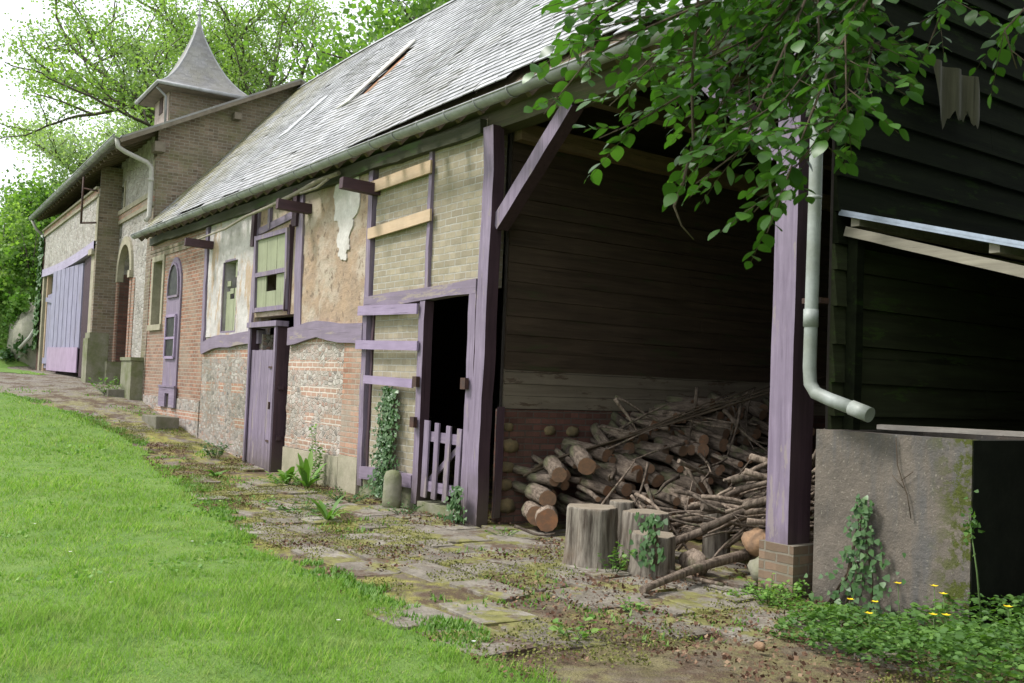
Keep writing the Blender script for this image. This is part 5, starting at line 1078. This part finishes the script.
# shrubs on the bank
for i, (x, y, h, s, m, lab) in enumerate(((-42.5, 5.2, 2.6, .8, 'tr_light', 'yellow green shrub on the bank at the left edge'), (-41.5, 6.2, 2.2, .7, 'tr_mid', 'bright shrub on the bank beside the coach house corner'), (-40.2, 5.6, 1.3, .5, 'weed', 'low nettle shrub at the foot of the earth bank'), (-44.5, 4.6, 3.4, .9, 'tr_mid', 'tall green bush crowning the bank'), (-39.2, 6.0, 1.1, .4, 'ivy', 'dark ivy bush against the coach house corner'), (-41.0, 4.6, 1.0, .6, 'tr_light', 'mossy yellow hummock bush low on the bank'))):
    z = float(gz(x, y)); t = thing('shrub', lab, 'shrub', (x, y, z)); mb = MB(); n = 2600
    for k in range(7): a = k*.9; mb.tube([(x, y, z-.1), (x+.4*s*math.cos(a), y+.4*s*math.sin(a), z+h*.5), (x+.9*s*math.cos(a), y+.9*s*math.sin(a), z+h*.9)], [.04, .025, .01], 5)
    mb.build('stem', M['treebark'], t); c = RG.normal(size=(14, 3))*[s*.7, s*.7, h*.22]+[x, y, z+h*.5]; P = c[RG.integers(0, 14, n)]+RG.normal(size=(n, 3))*s*.32
    foliage('leaves', t, M[m], P, rdir(n, .2), rdir(n, .8), .13*(.6+.8*RG.random(n)), QUAD)
n = 16000; x = -38.8-6*RG.random(n); y = 3.5+6*RG.random(n); k = vn(x, y, .9, 81)+.4*vn(x, y, 3, 82) > -.05; x, y = x[k], y[k]; n = len(x)
tag(foliage('bank_plants', None, M['weed'], np.stack([x, y, gz(x, y)+.02+.22*RG.random(n)], 1), rdir(n, .4), rdir(n, .8), .10*(.6+.8*RG.random(n)), QUAD), 'mixed ground plants covering the earth bank beyond the coach house', 'bank plants', kind='stuff')
rock('rock_face', -39.6, 6.1, 2.4, 1.15, M['flintrock'] if 'flintrock' in M else M.setdefault('flintrock', plain('chalky_rock', (.36,.34,.28), .95, (.20,.21,.14), 1.6, .08, 5)), 'pale rocky outcrop in the bank beside the coach house', 'rock', 1.2)

for x, y, h, s, lab in ((-1.6, 6.3, 2.6, .9, 'unseen dark shrub added to shade the open side of the lean-to'), (-.5, 5.2, 2.4, .9, 'unseen dark shrub added for shade at the foot of the beech trunk')):  # off-frame shrubs, added to block light from the right
    t = thing('shrub', lab, 'shrub', (x, y, -.03)); mb = MB(); n = 5000
    for k in range(7): a = k*.9; mb.tube([(x, y, -.1), (x+.4*s*math.cos(a), y+.4*s*math.sin(a), h*.5), (x+.8*s*math.cos(a), y+.8*s*math.sin(a), h*.85)], [.04, .025, .01], 5)
    mb.build('stem', M['treebark'], t); c = RG.normal(size=(18, 3))*[s*.35, s*.35, h*.22]+[x, y, h*.5]; P = c[RG.integers(0, 18, n)]+RG.normal(size=(n, 3))*s*.17
    foliage('leaves', t, M['tr_deep'], P, rdir(n, .2), rdir(n, .8), .11*(.6+.8*RG.random(n)), QUAD)
# beech overhanging the foreground from the right
bt = thing('beech_tree', 'beech tree whose leafy branches hang into the top right foreground', 'tree', (.9, 4.6, -.03))
BR = [[(-1.86,2.79,3.21),(-2.0,2.28,2.78),(-2.14,1.92,2.57),(-2.23,1.8,2.48),(-2.31,1.7,2.31)],[(-1.96,2.82,3.19),(-2.07,2.37,2.63),(-2.13,2.12,2.43),(-2.22,2.0,2.33),(-2.29,1.9,2.27)],[(-1.86,2.47,2.97),(-1.92,2.25,2.44),(-1.91,2.11,2.2),(-1.98,2.01,2.1)],
[(-1.63,2.45,2.82),(-1.75,2.31,2.47),(-1.74,2.17,2.21),(-1.8,2.11,1.95)],[(-1.75,2.62,2.98),(-1.76,2.46,2.66),(-1.78,2.44,2.51),(-1.76,2.39,2.36)],[(-1.68,3.06,3.22),(-1.75,2.98,2.89),(-1.74,2.83,2.72),(-1.77,2.8,2.6)],[(-1.51,3.3,3.17),(-1.6,3.19,2.87),(-1.62,3.0,2.69),(-1.6,3.04,2.57)],
[(-1.95,2.5,3.11),(-2.12,2.2,2.95),(-2.2,2.0,2.86),(-2.26,1.85,2.80)],[(-2.14,2.74,3.17),(-2.35,2.47,2.89),(-2.57,2.35,2.69),(-2.63,2.27,2.58)],[(-2.31,2.84,3.26),(-2.5,2.61,2.84),(-2.57,2.53,2.62),(-2.61,2.48,2.47)],[(-2.0,2.77,3.12),(-2.06,2.54,2.8),(-2.1,2.33,2.56),(-2.11,2.16,2.28)],
[(-2.0,2.27,2.99),(-2.18,2.03,2.77),(-2.29,1.88,2.65),(-2.36,1.79,2.54)],[(-1.75,2.79,3.06),(-1.95,2.7,2.84),(-2.06,2.55,2.64),(-2.14,2.46,2.44),(-2.27,2.28,2.26)]]
tw = MB(); LP, LD, LU, LS = [], [], [], []
limb = [(.9, 4.6, 0), (.75, 4.4, 1.6), (.3, 4.0, 2.9), (-.5, 3.5, 3.55), (-1.3, 3.0, 3.6), (-1.9, 2.6, 3.45)]
trunk = MB().tube(limb[:3]+[(.2, 4.2, 4.5), (.4, 4.6, 6.5), (.3, 5, 9)], [.3, .26, .22, .2, .16, .08], 12, jit=.04).tube(limb[2:], [.12, .09, .06, .035], 8)
def leafy(P, r0, dens, side=True):
    P = [Vector(p) for p in P]; tw.tube([tuple(p) for p in P], np.linspace(r0*.7, .0018, len(P)), 5)
    tot = []
    for a, b in zip(P, P[1:]):
        n = max(2, int((b-a).length/.055))
        for i in range(n): tot.append((a.lerp(b, i/n), (b-a).normalized()))
    for k, (p, d) in enumerate(tot):
        if k < len(tot)*.12: continue
        sgn = 1 if k % 2 else -1; s = d.cross(Vector((0, 0, 1))).normalized()*sgn
        e = (d*.7+s*random.uniform(.5, 1.1)+Vector((random.gauss(0, .25), random.gauss(0, .25), random.uniform(-.45, .2)))).normalized()
        L = random.uniform(.10, .26)*dens; q = p+e*L; tw.tube([tuple(p), tuple(p+e*L*.5), tuple(q-Vector((0, 0, .01)))], [.0016, .0012, .0008], 4)
        m = max(4, int(L/.026)); f = e.cross(Vector((random.gauss(0, .3), random.gauss(0, .3), 1))).normalized()
        for j in range(m):
            u = (j+1)/m; c = p+e*L*u; sg = 1 if j % 2 else -1; ld = (e*.75+f*sg*.85+Vector((random.gauss(0, .15), random.gauss(0, .15), random.gauss(-.15, .2)))).normalized() if j < m-1 else e
            LP.append(tuple(c)); LD.append(tuple(ld)); LU.append((random.gauss(0, .35), random.gauss(0, .35), 1)); LS.append(random.uniform(.032, .064))
for br in BR:
    j = min(range(3, 6), key=lambda i: (Vector(limb[i])-Vector(br[0])).length); leafy(br, .008, 1.); tw.tube([limb[j], tuple((Vector(limb[j])+Vector(br[0]))/2+Vector((0, 0, .08))), br[0]], [.018, .013, .008], 6)
for br in BR[:5]+BR[8:13]+BR[2:4]+BR[8:11]+BR[11:13]:
    b2 = [(x+random.uniform(-.14, .14), y+random.uniform(-.02, .25), z+random.uniform(.05, .16)) for x, y, z in br]; leafy(b2, .006, .9)
tw.tube([(-2.18,2.2,2.81),(-2.2,2.2,2.49),(-2.205,2.22,2.3),(-2.21,2.19,2.18),(-2.2,2.14,2.08),(-2.185,2.16,2.02),(-2.17,2.2,1.98)], [.005, .005, .005, .0055, .0045, .003, .002], 6)
# canopy above and to the right (outside the frame) hanging from the upper trunk
trunk.build('trunk', M['treebark'], bt); tw.build('branches', M['twig'], bt)
n = 26000; c = np.array([(.5, 5, 6), (2, 6, 5), (-.2, 6.8, 5.6), (1.2, 8.4, 5.2), (-1.0, 5.3, 6.6), (2.5, 3.2, 5), (-.6, 8.6, 6.6), (.6, 6.6, 8), (-1.6, 7.2, 7.6), (0.6, 10.5, 5.5), (2.2, 8, 3.2), (1.8, 5.2, 3)]); i = RG.integers(0, len(c), n)
P = c[i]+RG.normal(size=(n, 3))*[.85, .85, .55]
for k in range(len(c)): pass
Vn, Fn = scatter(FINE, np.array(LP), np.array(LD), np.array(LU), np.array(LS))
V2, F2 = scatter(QUAD, P, rdir(n), rdir(n, .8), .16*(.6+.8*RG.random(n)))
mm_ = np.array(wmat(bt).inverted()); Va = np.concatenate([Vn, V2]); Va = Va @ mm_[:3, :3].T + mm_[:3, 3]
mk('crown', Va, Fn.tolist()+(F2+len(Vn)).tolist(), M['beech'], bt, None, [True]*(len(Fn)+len(F2)))
# hedge trees right of the barn, outside the frame, that shade the gable
tree('oak_tree', 'broad dark tree right of the barn gable beyond the frame', 4.5, 11, 13, .35, 1.0, M['tr_deep'], .34, 20000, 3, .2, 51, None, 1.3)
tree('oak_tree', 'second dark tree closing the view right of the gable', 2.5, 16, 14, .35, 1.0, M['tr_deep'], .34, 20000, 3, .2, 53, None, 1.3)
tree('oak_tree', 'dark tree standing near the camera on its right', 6, 5, 11, .3, 1.0, M['tr_deep'], .34, 16000, 3, .2, 57, None, 1.3)

# ------------------------------------------------------------------ camera, light, sky
cam = bpy.data.cameras.new('camera'); co = bpy.data.objects.new('camera', cam); C.objects.link(co)
Rt, Dn, Fw = Vector((0.574311,0.817682,0.039543)), Vector((-0.013895,0.058033,-0.998218)), Vector((-0.818519,0.572738,0.04469))
m = Matrix.Identity(4)
for i in range(3): m[i][0] = Rt[i]; m[i][1] = -Dn[i]; m[i][2] = -Fw[i]
m.translation = (0, 0, 1.5); co.matrix_world = m
cam.sensor_width = 36; cam.lens = 972/1024*36; cam.clip_end = 3000; cam.clip_start = .05
cam.dof.use_dof = True; cam.dof.focus_distance = 11; cam.dof.aperture_fstop = 11
sc = bpy.context.scene; sc.camera = co
w = bpy.data.worlds.new('World'); sc.world = w; w.use_nodes = True; nt = w.node_tree; bg = nt.nodes['Background']
SE, SA = R(52), R(215)      # sun elevation, azimuth of the direction towards the sun measured from +y clockwise
sky = nt.nodes.new('ShaderNodeTexSky'); sky.sky_type = 'NISHITA'; sky.sun_disc = False; sky.sun_elevation = SE; sky.sun_rotation = SA; sky.air_density = 1.; sky.dust_density = 6; sky.ozone_density = 1
mx = nt.nodes.new('ShaderNodeMix'); mx.data_type = 'RGBA'; mx.inputs[0].default_value = .82; nt.links.new(sky.outputs[0], mx.inputs[6]); mx.inputs[7].default_value = (9.0, 9.25, 9.75, 1)
nt.links.new(mx.outputs[2], bg.inputs[0]); bg.inputs[1].default_value = .092
sun = bpy.data.lights.new('sun', 'SUN'); sun.energy = 1.9; sun.angle = R(12); sun.color = (1, .97, .94); so = bpy.data.objects.new('sun', sun); C.objects.link(so)
sd = Vector((math.sin(SA)*math.cos(SE), math.cos(SA)*math.cos(SE), math.sin(SE))); so.rotation_euler = sd.to_track_quat('Z', 'Y').to_euler(); so.location = (0, 0, 30)
sc.view_settings.view_transform = 'Standard'; sc.view_settings.look = 'None'; sc.view_settings.exposure = 1.05; sc.view_settings.gamma = 1
sc.render.engine = 'CYCLES'; sc.cycles.max_bounces = 7; sc.cycles.transparent_max_bounces = 4
